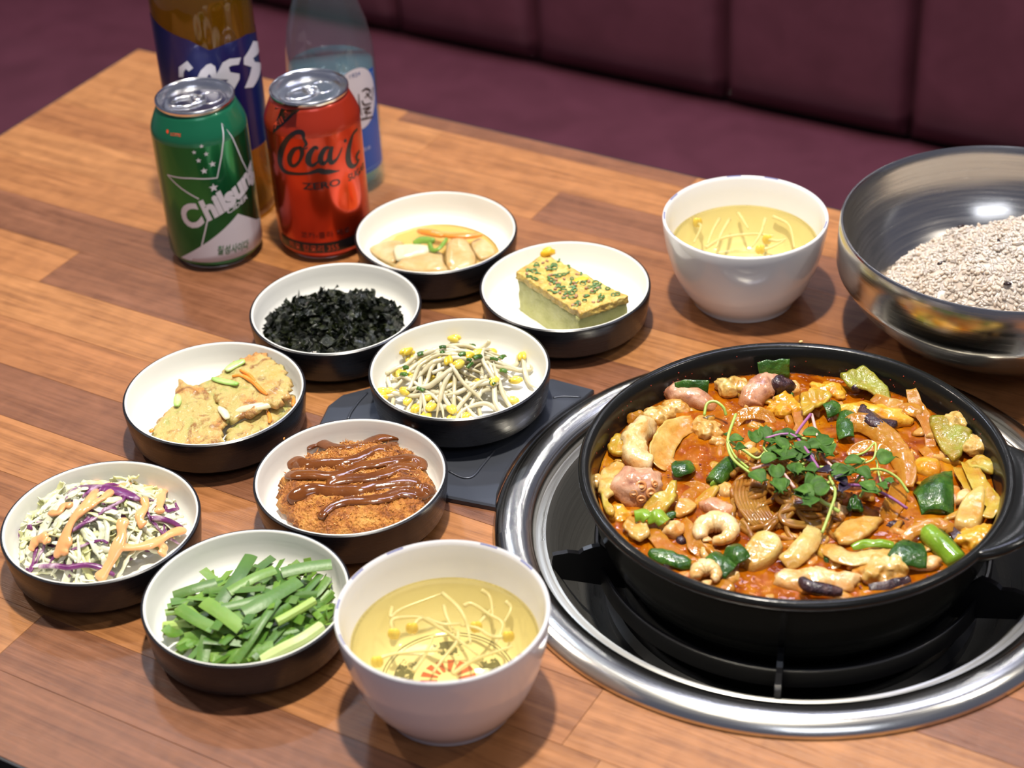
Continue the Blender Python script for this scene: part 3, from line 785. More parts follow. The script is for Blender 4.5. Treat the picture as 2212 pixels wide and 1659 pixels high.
s_strip('scallion_piece', SCAL, zb, [(370, 490, 4), (355, 570, 5), (370, 650, 3)], 10, 'dark green scallion slice left of the long onion arc', 'scallion', 1.4, 2, 3, .2)
m2 = thing('mussel_piece', 'orange mussel meat with a purple-black strip at the back right of the stew', 'mussel', at(*zb(570, 530), ZB))
obj('flesh', blob(at(*zb(540, 510), ZB + 2), (22, 8, 7), -.30, .25, .12, 28, 16), YELLOW, m2)
obj('dark_strip', ribbon(P3(zb, [(465, 455, 9), (500, 510, 10), (570, 555, 10), (675, 560, 8)], ZB), 10, 2.2, 1, 7, (0, -.6, .8), .5), BLACKSKIN, m2)
s_strip('onion_slice', ONION, zb, [(370, 575, 4), (430, 555, 5), (510, 570, 5), (610, 640, 5), (690, 740, 4), (740, 850, 3), (735, 960, 0)], 13, 'long broad onion arc right of the sprout heap', 'onion', 3, 2.5, 2.5, .5)
s_strip('onion_slice', ONION, zb, [(765, 345, 9), (790, 420, 6), (840, 510, 4), (885, 600, 3), (890, 700, 0)], 8, 'thin orange onion strip rising at the right pan wall', 'onion', 2.6, 1.5, 2, .5)
s_strip('onion_slice', ONION, zb, [(690, 480, 3), (760, 470, 5), (830, 500, 3)], 9, 'short onion slice crossing the thin strip at the right', 'onion', 2.6, 1.5, 2, .5)
s_sheet('cabbage_piece', CABB_GREEN, zb, [(880, 545), (960, 530), (1040, 590), (1140, 640), (1090, 740), (1040, 790), (980, 740), (920, 660)], 'olive green cabbage piece at the right of the stew', 'cabbage', 2, 5, 2, .1, (.15, .1), .06)
s_lump('shellfish_piece', CLAM, zb, 1045, 560, (9, 7, 7), .3, 'knobbly shellfish against the right pan wall', 'shellfish', 7)
s_lump('shellfish_piece', CLAM, zb, 1165, 700, (10, 10, 7), .8, 'cluster of shellfish right of the olive cabbage piece', 'shellfish', 5, 7)
s_sheet('cabbage_piece', CABB, zb, [(1100, 800), (1180, 770), (1280, 810), (1270, 870), (1190, 860), (1130, 850)], 'yellow-green cabbage sliver at the right wall', 'cabbage', 2, 5, 2)
s_blob('tofu_chunk', YELLOW, zb, 862, 835, (8, 8, 6), .2, 'small yellow tofu cube right of the long onion arc', 'tofu', .2, .15, 2)
def leaf_fold():
    pts = P3(zb, [(770, 985, 1), (850, 900, 6), (940, 860, 10), (1020, 850, 7)], ZB)
    low = P3(zb, [(830, 1120, 2), (880, 1090, 5), (960, 1090, 6), (1030, 1120, 2)], ZB)
    A = spline(pts, 6); B = spline(low, 6); n = len(A); m = 10; V = []; Fc = []
    for i in range(n):
        for j in range(m + 1):
            v = j / m
            p = A[i].lerp(B[i], v); p.z += 4.5 * math.sin(v * PI) + 0.8 * nz(p, .2)
            V.append(p)
        for j in range(5):
            b = j / 4 * PI * 0.9
            V.append(B[i] + Vector((0.5 * math.sin(b), 2.6 * (math.cos(b) - 1) * -0.8 + 0.0, -3.2 * math.sin(b) - 0.6 * j)))
    w = m + 6
    for i in range(n - 1):
        for j in range(w - 1):
            Fc.append((i * w + j, i * w + j + 1, (i + 1) * w + j + 1, (i + 1) * w + j))
    t = len(V)
    V2 = [v - Vector((0, 0, 0.7)) for v in V]
    F2 = [tuple(reversed([q + t for q in f])) for f in Fc]
    rim = [(j, j + 1) for j in range(w - 1)] + [((n - 1) * w + j + 1, (n - 1) * w + j) for j in range(w - 1)] + [((i + 1) * w, i * w) for i in range(n - 1)] + [(i * w + w - 1, (i + 1) * w + w - 1) for i in range(n - 1)]
    F3 = [(b, a, a + t, b + t) for a, b in rim]
    return V + V2, Fc + F2 + F3
item('scallion_leaf', leaf_fold(), SCAL, 'large folded dark green leaf at the right of the stew', 'scallion')
s_sheet('onion_wedge', ONION_PALE, zb, [(1030, 1190), (1060, 1090), (1130, 1020), (1210, 990), (1225, 1080), (1200, 1190), (1140, 1235), (1070, 1220)], 'white onion wedge at the right beside the folded green leaf', 'onion', 6, 3, 1.2, .08, (.1, .1), .03)
s_sheet('onion_piece', SQUID, zb, [(1035, 1060), (1060, 1000), (1110, 980), (1140, 1010), (1090, 1050)], 'pale purple-tinged piece between the green leaf and the onion wedge', 'squid', 3, 4, 1)
s_strip('cabbage_piece', CABB, zb, [(1120, 790, 5), (1170, 890, 7), (1230, 1000, 7), (1290, 1080, 5)], 10, 'yellow cabbage strip along the right pan wall', 'cabbage', 2.2, 2, 3, .3)
s_strip('cabbage_piece', CABB, zb, [(1060, 830, 3), (1110, 920, 4), (1150, 970, 4)], 8, 'short cabbage strip above the onion wedge', 'cabbage', 2.2, 2, 2.5, .3)
s_strip('cabbage_piece', CABB, zb, [(1240, 960, 5), (1280, 1050, 7), (1240, 1140, 5)], 7, 'thin cabbage strip right of the onion wedge', 'cabbage', 2.2, 1.5, 3, .4)
s_lump('cabbage_core', YELLOW, zb, 1180, 1270, (13, 8, 6), .8, 'yellow cabbage core by the pan handle', 'cabbage', 4, 6)
s_sheet('onion_piece', ONION_PALE, zb, [(290, 1270), (320, 1190), (420, 1160), (520, 1155), (590, 1160), (540, 1230), (450, 1290), (350, 1320)], 'translucent pale onion petal right of the glass noodles', 'onion', 2.2, 2.5, 1.2, .09)
s_strip('onion_slice', ONION_PALE, zb, [(240, 1320, 1), (330, 1375, 4), (430, 1395, 4), (540, 1370, 4), (660, 1325, 2)], 12, 'pale ridged onion strip at the near right of the stew', 'onion', 3, 2, 2, .3)
s_strip('scallion_piece', SCAL, zb, [(665, 1335, 5), (730, 1355, 6), (850, 1375, 3)], 18, 'dark green scallion leaf at the end of the pale ridged onion', 'scallion', 1.4, 3, 3.5, .05)
sc = thing('green_scallion', 'bright green scallion stalk at the lower right rim', 'scallion', at(*zb(960, 1320), ZB))
obj('stalk', tube(P3(zb, [(870, 1235, 4), (950, 1310, 5), (1050, 1415, 2)], ZB), 6.0, 14, 6), SCAL_LIGHT, sc)
obj('leaf', ribbon(P3(zb, [(930, 1220, 5), (1000, 1290, 7), (1075, 1375, 4)], ZB), 6, 1.4, 1.5, 6), SCAL, sc)
s_strip('scallion_strip', SCAL_LIGHT, zb, [(400, 1325, 4), (480, 1300, 5), (560, 1300, 5), (660, 1310, 3)], 5, 'narrow green scallion strip above the pale ridged onion', 'scallion', 1.4, 1, 4, .6)
s_strip('onion_slice', ONION, zb, [(720, 1280, 1), (790, 1220, 4), (900, 1180, 5), (990, 1190, 4), (1010, 1230, 1)], 7, 'brown onion arc below the folded green leaf', 'onion', 2.4, 1.5, 3, .4)
s_lump('shellfish_piece', CLAM, zb, 590, 1490, (15, 10, 9), .2, 'large pale knobbly shellfish at the near right rim', 'shellfish', 2, 7)
s_sheet('squid_piece', SQUID, zb, [(670, 1410), (760, 1420), (860, 1440), (900, 1400), (960, 1420), (900, 1470), (780, 1470), (700, 1450)], 'white squid strip at the near right rim', 'squid', 3, 2, 1)
s_lump('octopus_piece', SQUID, zb, 290, 1110, (9, 6, 6), .2, 'small pale octopus tip under the sprouts', 'octopus', 3, 5)
s_sheet('leaf_piece', SCAL, zb, [(370, 1090), (390, 1030), (430, 1015), (470, 1080), (470, 1110), (410, 1115)], 'crinkled dark green leaf under the purple sprout stem', 'greens', 1.4, 4, 3, .2)
s_strip('onion_slice', ONION, zb, [(690, 930, 3), (680, 1010, 4), (640, 1090, 3), (610, 1160, 0)], 11, 'orange onion slice left of the folded green leaf', 'onion', 2.6, 2, 2, .5)
s_blob('mushroom_bit', BLACKSKIN, zb, 670, 1182, (5, 2.6, 2), .15, 'black mushroom bit right of the translucent onion petal', 'mushroom', .3, .3, 3)
s_strip('mushroom_bit', BLACKSKIN, zb, [(1010, 1205, 3), (1050, 1250, 4), (1090, 1275, 2)], 5, 'black mushroom sliver below the onion wedge', 'mushroom', 1.5, 1, 2.5, .4)
s_strip('squid_skin', BLACKSKIN, zb, [(500, 1570, 5), (620, 1555, 6), (760, 1520, 5)], 4.5, 'thin black skin strip along the near rim', 'squid', 1.5, .5, 2, .6)
s_strip('onion_slice', ONION, zb, [(390, 760, 1), (440, 710, 4), (520, 695, 5), (600, 730, 4), (640, 790, 1)], 7, 'onion arc under the right side of the sprouts', 'onion', 2.4, 1.5, 2, .4)
s_strip('onion_slice', ONION, zb, [(530, 395, 4), (620, 430, 5), (720, 440, 4)], 8, 'brown onion slice in front of the olive leaf at the back right', 'onion', 2.4, 1.5, 2.5, .4)
s_strip('onion_slice', ONION, zb, [(830, 710, 1), (870, 740, 2), (890, 770, 1)], 6, 'small onion bit beside the olive cabbage', 'onion', 2.2, 1, 1.5, .4)
s_lump('shellfish_piece', CLAM, zb, 740, 780, (5, 7, 5), .2, 'small pale bit at the bend of the long onion arc', 'shellfish', 2, 4)
s_strip('onion_slice', ONION, zb, [(60, 480, 3), (90, 560, 3), (60, 640, 1)], 8, 'onion slice behind the sprout heap', 'onion', 2.4, 1.5, 2, .4)
s_blob('squid_tip', SQUID, zb, 30, 345, (5, 6, 5), .2, 'pale squid tip beside the bent octopus arm', 'squid', .25, .2, 4)
s_lump('tofu_chunk', YELLOW, za, 1000, 735, (7, 5, 4), .2, 'orange tofu bit behind the left sprouts', 'tofu', 1, 4)

# small chopped bits filling the broth
rf_ = random.Random(55)
for i in range(200):
    a = rf_.uniform(0, 2 * PI); r = 101 * math.sqrt(rf_.uniform(.04, 1)); x = BC.x + r * math.cos(a); y = BC.y + r * math.sin(a)
    mt, nm, ct = rf_.choice(((ONION, 'onion', 'onion'), (ONION, 'onion', 'onion'), (ONION_PALE, 'pale onion', 'onion'), (CABB, 'cabbage', 'cabbage'), (CABB, 'cabbage', 'cabbage'), (CLAM, 'shellfish', 'shellfish'), (SQUID, 'squid', 'squid'), (SCAL, 'scallion', 'scallion')))
    L = rf_.uniform(4, 11) if nm != 'scallion' else rf_.uniform(2.5, 4.5); an = rf_.uniform(0, PI)
    n_ = 7; poly = []
    for j in range(n_):
        b = 2 * PI * j / n_; q = rf_.uniform(.7, 1.15)
        u = L * q * math.cos(b); v = L * rf_.uniform(.35, .6) * q * math.sin(b)
        poly.append((x + u * math.cos(an) - v * math.sin(an), y + u * math.sin(an) + v * math.cos(an)))
    tx, ty = rf_.uniform(-.35, .35), rf_.uniform(-.35, .35)
    hz_ = ZB + rf_.uniform(-4.5, 1.0)
    item('chopped_bit', pillow(poly, lambda X, Y: hz_ + (X - x) * tx + (Y - y) * ty, rf_.uniform(1.2, 3.2), 5, 28, 3, .7, .2, .6), mt, 'chopped %s bit %s of the stew' % (nm, zone(BC, x, y, 105)), ct, 'small chopped bits in the stew')
# glass noodles: a tangle nobody could count
NOODLE = food('glass_noodle', even([(0.270, 0.091, 0.011), (0.416, 0.183, 0.027), (0.499, 0.268, 0.054)]), 40, 0.06, 0.6, 0.6, 0.1, 300, see=0.35)
zn = crop(1500, 850, 4.022)
parts = []
rn = random.Random(11)
for i in range(46):
    x = rn.gauss(700, 270); y = rn.gauss(900, 170)
    pts = []; a = rn.uniform(0, 2 * PI); cv = rn.uniform(-1, 1) * .5
    for j in range(9):
        hx = min(max(x, 330), 1270); hy = min(max(y, 480), 1260)
        q = at(*zn(hx, hy), ZB + 1.5)
        d = (Vector((hx - 780, (hy - 860) * 1.5, 0)).length) / 600
        q.z = ZB + 1.0 + max(0, 9 * (1 - d * d)) * rn.uniform(.6, 1.1)
        pts.append(q)
        a += cv + rn.uniform(-.35, .35)
        x = hx + math.cos(a) * 75; y = hy + math.sin(a) * 52
        if not (330 < x < 1270 and 480 < y < 1260): a += 1.6
    parts.append(tube(pts, rn.uniform(1.3, 1.8), 7, 5))
# parallel loops in front
for i in range(9):
    o = i * 34
    parts.append(tube([at(*zn(x, y), ZB + z) for x, y, z in ((380 + o, 760, 6), (360 + o * .9, 880, 6.5), (400 + o * .85, 1000, 6), (480 + o * .8, 1110, 4), (560 + o * .8, 1190 - o * .1, 1))], 1.35, 7, 6))
for i in range(6):
    o = i * 30
    parts.append(tube([at(*zn(x, y), ZB + z) for x, y, z in ((1100, 930 + o * .5, 6), (900 - o * .3, 900 + o * .7, 8), (770 - o * .2, 990 + o * .4, 7), (800, 1090 + o * .3, 5), (950, 1130 + o * .2, 4), (1150, 1130 + o * .3, 2))], 1.35, 7, 6))
item('glass_noodles', join(*parts), NOODLE, 'tangle of brown translucent glass noodles at the middle of the stew', 'noodles', None, 'stuff')

# microgreens on top
STEMG = food('sprout_stem_green', even([(0.32, 0.44, 0.07), (0.46, 0.57, 0.16)]), 60, 0.35, 0.2, 0, 0.1, 400)
STEMP = food('sprout_stem_purple', even([(0.20, 0.05, 0.20), (0.38, 0.14, 0.30)]), 60, 0.35, 0.2, 0, 0.1, 400)
STEMK = food('sprout_stem_pink', even([(0.55, 0.28, 0.30), (0.68, 0.45, 0.38)]), 60, 0.35, 0.2, 0, 0.1, 400)
LEAFG = food('sprout_leaf', even([(0.020, 0.060, 0.006), (0.045, 0.115, 0.012), (0.09, 0.19, 0.028)]), 110, 0.6, 0, 0, 0.2, 500, spec=0.25)
LEAFP = food('sprout_leaf_purple', even([(0.012, 0.006, 0.018), (0.03, 0.02, 0.04)]), 90, 0.35, 0, 0, 0.15, 500)
def leaf(c, ang, L, W, lift=0.25, curl=0.25, notch=0.16):
    """heart-shaped seed leaf: base at c, growing along ang, thin but closed"""
    V = []; Fc = []; nu, nv = 9, 7
    ax = Vector((math.cos(ang), math.sin(ang), lift)).normalized()
    sd = Vector((-math.sin(ang), math.cos(ang), 0)); up = ax.cross(sd)
    if up.z < 0: up = -up
    for side in (1, -1):
        for i in range(nu + 1):
            u = i / nu
            w = W * 0.5 * math.sin(PI * u ** 0.75) ** 0.7 if 0 < u < 1 else W * (0.04 if u == 0 else 0.30)
            for j in range(nv + 1):
                v = -1 + 2 * j / nv
                dent = notch * L * (1 - abs(v)) ** 1.5 * (u ** 4)
                p = Vector(c) + ax * (L * u - dent) + sd * (w * v) + up * (curl * W * (abs(v) ** 1.6) * math.sin(PI * u) - curl * L * 0.35 * u * u + side * 0.18)
                V.append(p)
    off = (nu + 1) * (nv + 1); w_ = nv + 1
    for i in range(nu):
        for j in range(nv):
            q = i * w_ + j
            Fc.append((q, q + 1, q + w_ + 1, q + w_))
            q += off
            Fc.append((q, q + w_, q + w_ + 1, q + 1))
    rim = [(j + 1, j) for j in range(nv)] + [(nu * w_ + j, nu * w_ + j + 1) for j in range(nv)] + [(i * w_, (i + 1) * w_) for i in range(nu)] + [((i + 1) * w_ + nv, i * w_ + nv) for i in range(nu)]
    Fc += [(a, b, b + off, a + off) for a, b in rim]
    return V, Fc
ZS = ZB + 9
sprouts = [
 ('pale green sprout arching at the left edge of the sprout heap', STEMG, [(360, 180, 12), (290, 400, 9), (330, 560, 7), (480, 690, 5)], [(490, 680, -.9, 11, 11, 0), (300, 400, .0, 9, 7, 0)], .9),
 ('pale green sprout doubled beside the left arching one', STEMG, [(285, 400, 10), (350, 540, 6), (470, 650, 6)], [(450, 470, -2.6, 8, 7, 0)], .7),
 ('green sprout stem lying across the left of the heap', STEMG, [(300, 410, 9), (440, 500, 7), (560, 560, 6), (680, 410, 10)], [(545, 430, 1.7, 11, 9, 0), (580, 600, .3, 11, 9, 0)], .9),
 ('purple stemmed sprout bent at the top of the heap', STEMP, [(1010, 180, 13), (940, 270, 13), (880, 355, 13)], [(800, 400, 2.6, 11, 8, 0)], .9),
 ('dark pink sprout stem running down the middle of the heap', STEMP, [(620, 390, 12), (760, 355, 14), (870, 370, 14), (980, 500, 13), (1080, 650, 11)], [(1080, 660, -.9, 9, 9, 1), (1040, 590, 2.4, 8, 7, 1)], .9),
 ('pink sprout stem leaning up at the back of the heap', STEMK, [(1020, 180, 12), (1080, 420, 10), (1130, 560, 8), (1200, 640, 6)], [(1010, 520, 2.6, 12, 10, 0)], .9),
 ('pink stemmed sprout curving across the front left of the heap', STEMK, [(500, 655, 7), (650, 620, 10), (760, 680, 10), (870, 820, 8)], [(880, 830, -1.1, 11, 8, 0), (770, 730, -1.9, 13, 10, 0)], .9),
 ('pale sprout stem hanging down the front of the heap', STEMG, [(1165, 715, 11), (1225, 850, 9), (1180, 1020, 6), (1110, 1210, 2)], [(1110, 740, -2.6, 12, 12, 0)], .9),
 ('purple stemmed sprout pointing right over the broth', STEMP, [(1290, 790, 9), (1500, 810, 8), (1700, 900, 6), (1850, 1000, 3)], [(1330, 790, 2.7, 9, 8, 1), (1330, 800, -2.3, 8, 7, 1)], .9),
 ('pale green sprout arching out to the right of the heap', STEMG, [(1400, 770, 7), (1480, 680, 10), (1620, 660, 10), (1760, 730, 7), (1860, 860, 2)], [(1470, 760, -1.3, 11, 9, 0)], .8),
 ('green sprout curled at the right of the heap', STEMG, [(1230, 660, 10), (1370, 640, 10), (1470, 590, 11), (1440, 570, 11), (1330, 590, 11)], [(1300, 590, -.3, 11, 9, 0), (1400, 660, -.9, 11, 9, 0)], .9),
 ('thin green sprout with one round leaf at the far right', STEMG, [(1470, 610, 9), (1560, 560, 11), (1570, 430, 13), (1480, 510, 12), (1330, 560, 11)], [(1610, 610, .5, 11, 12, 0)], .6),
 ('green sprout with two round leaves at the front of the heap', STEMG, [(1080, 850, 8), (1130, 800, 9), (1190, 760, 9)], [(1040, 900, 2.6, 13, 13, 0), (1190, 720, .3, 12, 11, 0)], 1.1),
 ('green sprout dropping from the front of the heap', STEMG, [(1060, 820, 9), (1090, 920, 7), (1180, 980, 5), (1260, 1030, 3)], [(1000, 780, -.2, 11, 10, 0)], 1.2),
 ('green sprout lying across the back of the heap', STEMG, [(560, 380, 11), (700, 410, 11), (860, 390, 11), (1000, 395, 10)], [(700, 480, -1.2, 11, 9, 0), (730, 330, -.8, 11, 8, 0)], 1.1),
 ('green sprout through the centre of the heap', STEMG, [(830, 440, 9), (890, 500, 10), (900, 600, 11), (960, 710, 10)], [(880, 560, .6, 12, 10, 0), (720, 560, -.2, 12, 9, 0)], .9),
 ('short green sprout at the bottom right of the heap', STEMG, [(1480, 700, 6), (1490, 800, 7), (1440, 900, 4)], [(1450, 820, -.5, 11, 8, 0)], .9),
 ('small dark sprout with ragged leaves right of the heap', STEMG, [(1580, 580, 5), (1600, 690, 5), (1620, 770, 4)], [(1600, 780, -1.2, 8, 6, 0), (1660, 740, -1.0, 6, 5, 0)], .6),
 ('green sprout leaning in the middle right of the heap', STEMG, [(1090, 640, 10), (1230, 650, 11), (1330, 700, 9)], [(1210, 720, -.2, 11, 12, 0), (1290, 700, .0, 8, 9, 0)], .9),
 ('pale sprout stem hooked near the back left of the stew', STEMG, [(85, 190, 2), (110, 90, 6), (180, 70, 7), (250, 120, 5), (275, 190, 1)], [], .9),
]
rx_ = random.Random(9)
for i in range(9):
    x = rx_.uniform(560, 1300); y = rx_.uniform(400, 800); a = rx_.uniform(0, 2 * PI)
    st = [(x, y, rx_.uniform(5, 9)), (x + 70 * math.cos(a), y + 60 * math.sin(a), rx_.uniform(7, 12)), (x + 150 * math.cos(a + .4), y + 120 * math.sin(a + .4), rx_.uniform(6, 12))]
    sprouts.append((('short leafy green sprout %s of the sprout heap' % ['low at the left', 'at the back left', 'deep in the middle', 'at the back', 'low at the front', 'right of the middle', 'behind the purple stem', 'left of the pink stem', 'under the round leaves'][i]), STEMG, st, [(st[2][0], st[2][1], rx_.uniform(0, 6.2), rx_.uniform(9, 12), rx_.uniform(8, 11), 0), (st[2][0] + 20, st[2][1] - 15, rx_.uniform(0, 6.2), rx_.uniform(9, 12), rx_.uniform(8, 11), 0)], .8))
for lab, sm, pts, lv, r in sprouts:
    P = [at(*zn(x, y), ZS + z - 4) for x, y, z in pts]
    t = thing('microgreen_sprout', lab, 'sprout', (P[0].x, P[0].y, ZB), 'microgreen sprouts on the stew')
    obj('stem', tube(P, r, 7, 7), sm, t)
    for x, y, a, L, W, dk in lv:
        c = at(*zn(x, y), ZS + 8)
        obj('leaf', leaf(c, a, L, W, random.uniform(-.1, .45), random.uniform(.1, .35)), LEAFP if dk else LEAFG, t)

# sesame seeds and chilli flakes
SES = plain('sesame', (0.62, 0.42, 0.16), 0.4)
CHILI = plain('chilli_flake', (0.22, 0.02, 0.006), 0.35)
sd = at(1730, 738, 46.5)
item('sesame_seed', blob(sd, (1.5, 1.0, .7), .3, .05, .2, 10, 6), SES, 'single sesame seed on the far rim of the black pan', 'seed')
fl = []
for i in range(170):
    a = random.uniform(0, 2 * PI); r = 108 * math.sqrt(random.random()); s = random.uniform(.35, .8)
    fl.append(blob((BC.x + r * math.cos(a), BC.y + r * math.sin(a), ZB + random.uniform(.8, 1.8)), (s * 1.3, s, s * .5), a, .3, .6, 6, 4))
for i in range(40):
    a = random.uniform(.1, PI - .1); z = random.uniform(30, 42); r = 110.8 + (z - 28) * .2
    fl.append(blob((BC.x + r * math.cos(a), BC.y + r * math.sin(a), z), (.5, .5, .5), a, .3, .6, 6, 4))
item('chilli_flakes', join(*fl), CHILI, 'red chilli flakes scattered through the stew', 'chilli flakes', None, 'stuff')

# ------------------------------------------------------------------ side dishes
RD, HD = 56.16, 30.0
DISHES = {'onion': (-46.5, 1167.5), 'seaweed': (-111.9, 1077.1), 'egg': (38.3, 1089.0), 'sprout': (-31.8, 994.1), 'pancake': (-182.4, 987.9), 'cutlet': (-95.6, 896.3), 'slaw': (-235.1, 867.2), 'chive': (-147.5, 796.1)}
DISHLAB = {'onion': 'white dish with black outside holding pickled onion, nearest the cans', 'seaweed': 'white dish with black outside holding crumbled black seaweed', 'egg': 'white dish with black outside holding a block of steamed egg', 'sprout': 'white dish with black outside holding seasoned bean sprouts', 'pancake': 'white dish with black outside holding vegetable pancake pieces', 'cutlet': 'white dish with black outside holding a fried cutlet', 'slaw': 'white dish with black outside holding shredded cabbage salad', 'chive': 'white dish with black outside holding cut green chives'}
FZ = 10.0                                    # height of a dish's inner floor above its foot
d0 = None
for k, (x, y) in DISHES.items():
    zoff = 4.0 if k == 'sprout' else 0.0
    t = thing('side_dish', DISHLAB[k], 'dish', (x, y, zoff), 'black and white side dishes')
    if d0 is None:
        d0 = [obj('outer_shell', lathe([(0, 2.0), (40, 2.0), (41, 0.2), (43.5, 0.2), (45, 4.0), (51, 6.0), (53.6, 8.6), (55.2, 20), (56.1, 28.4), (55.9, 29.6), (55.0, 30.1), (54.1, 30.0), (54.2, 29.3), (53.4, 22), (51.5, 14), (46, 7.0), (0, 6)], 96, (x, y)), DISH_BLACK, t, sharp=35),
              obj('white_lining', lathe([(0, FZ), (40, FZ), (46, FZ + .7), (49.6, FZ + 3.2), (51.3, FZ + 8), (52.6, 24), (53.3, 29.0), (53.6, 29.9), (54.2, 30.25), (54.7, 30.0), (54.6, 29.2), (53.9, 24), (52.2, 16), (46, 8.2), (0, 8.2)], 96, (x, y)), DISH_WHITE, t, sharp=50)]
    else:
        for s in d0: again(s, t)

# --- pickled onion
zo = crop(740, 400, 3.206)
BRINE = clear('onion_brine', (0.98, 0.88, 0.62), (0.80, 0.66, 0.38), 0.25, 0.05, 0.05)
cx_, cy_ = DISHES['onion']
brine_px = [(170, 440), (260, 370), (430, 300), (620, 262), (820, 275), (980, 330), (1075, 420), (1070, 480), (960, 570), (700, 610), (400, 580), (230, 500)]
Q = [at(*zo(*p), FZ + 1) for p in brine_px]
item('pickle_brine', pillow([(q.x, q.y) for q in Q], lambda x, y: FZ + .25, 1.4, 6, 48, 8, .2, .1, .05), BRINE, 'thin yellow brine pooled under the pickled onion', 'brine')
PICK = food('pickled_onion', even([(0.50, 0.29, 0.09), (0.61, 0.42, 0.18), (0.68, 0.56, 0.32)]), 60, 0.2, 0.35, 0.2, 0.15, 250, see=0.2, tint=(0.98, 0.92, 0.7))
PICKW = food('pickled_onion_white', even([(0.64, 0.56, 0.32), (0.74, 0.70, 0.50)]), 60, 0.2, 0.35, 0.2, 0.15, 250)
CARROT = food('carrot', even([(0.72, 0.20, 0.02), (0.85, 0.33, 0.05)]), 80, 0.25, 0.25, 0.2, 0.2, 300)
GREENC = food('green_chilli', even([(0.09, 0.20, 0.02), (0.22, 0.36, 0.05)]), 60, 0.2, 0.2, 0.2, 0.2, 300)
def o_sheet(poly, lab, mat, th, z, tilt=(0, 0)):
    Q = [at(*zo(*p), FZ + z) for p in poly]; ox = sum(q.x for q in Q) / len(Q); oy = sum(q.y for q in Q) / len(Q)
    item('pickled_onion', pillow([(q.x, q.y) for q in Q], lambda x, y: FZ + z + (x - ox) * tilt[0] + (y - oy) * tilt[1], th, 8, 48, 3, .4, .1, .3), mat, lab, 'onion')
o_sheet([(190, 430), (300, 390), (420, 400), (400, 470), (360, 540), (280, 520), (200, 470)], 'flat pickled onion slice at the left of its dish', PICK, 2.5, 2)
o_sheet([(360, 440), (480, 425), (600, 435), (620, 470), (520, 510), (390, 525), (355, 490)], 'white curved pickled onion petal in front of the green chilli', PICKW, 4.5, 4)
o_sheet([(370, 550), (450, 510), (580, 480), (690, 470), (710, 540), (730, 600), (600, 610), (450, 595), (360, 575)], 'tan pickled onion petal at the near edge of its dish', PICK, 4, 3)
o_sheet([(720, 430), (760, 385), (840, 380), (890, 440), (930, 510), (890, 570), (780, 600), (720, 570), (710, 500)], 'tan pickled onion petal right of the green chilli', PICK, 4, 3, (0, .1))
o_sheet([(890, 400), (960, 370), (1040, 430), (1050, 480), (960, 520), (910, 470)], 'pale pickled onion slice at the right of its dish', PICK, 2.5, 2)
item('carrot_strip', ribbon([at(*zo(x, y), FZ + z) for x, y, z in ((525, 315, 6), (620, 330, 8), (700, 350, 8))], 6, 2.4, .3, 5, (0, -.3, 1), .4), CARROT, 'short orange carrot strip behind the green chilli', 'carrot')
item('carrot_strip', ribbon([at(*zo(x, y), FZ + z) for x, y, z in ((650, 335, 8), (760, 350, 8), (880, 350, 8), (965, 342, 7))], 5, 2.4, .3, 5, (0, -.3, 1), .5), CARROT, 'long orange carrot strip pointing right in the onion dish', 'carrot')
item('chilli_slice', ribbon([at(*zo(x, y), FZ + z) for x, y, z in ((490, 405, 7), (550, 380, 9), (640, 385, 9))], 6, 2, 1, 5, (0, -.3, 1), .4), GREENC, 'green chilli strip lying flat on the pickled onion', 'chilli')
item('chilli_slice', ribbon([at(*zo(x, y), FZ + z) for x, y, z in ((600, 390, 8), (620, 450, 7), (670, 440, 9), (720, 375, 10))], 4, 2.2, .5, 6, (0, -.5, 1), .3), GREENC, 'curled green chilli ring on the pickled onion', 'chilli')

# --- steamed egg block
EGG = food('egg_custard', even([(0.36, 0.36, 0.11), (0.46, 0.45, 0.17), (0.52, 0.51, 0.23)]), 90, 0.5, 0.25, 0, 0.6, 420, 0.0018)
EGGTOP = food('egg_top', even([(0.46, 0.26, 0.05), (0.60, 0.41, 0.09), (0.68, 0.54, 0.20)]), 160, 0.4, 0.25, 0, 0.9, 260, 0.003)
FLECK = food('egg_scallion', even([(0.02, 0.08, 0.02), (0.08, 0.20, 0.05), (0.20, 0.32, 0.12)]), 300, 0.4, 0, 0, 0.2)
MEAT = food('egg_bits', even([(0.26, 0.12, 0.06), (0.48, 0.28, 0.16)]), 200, 0.5, 0.1, 0, 0.4)
YOLK = food('egg_yolk', even([(0.80, 0.42, 0.01), (0.90, 0.55, 0.04)]), 100, 0.4, 0.2, 0, 0.3)
ZT = FZ + 30.0
tl, tb, tr_, tf = [at(*zo(x, y), ZT) for x, y in ((1212, 600), (1400, 478), (1968, 765), (1640, 880))]
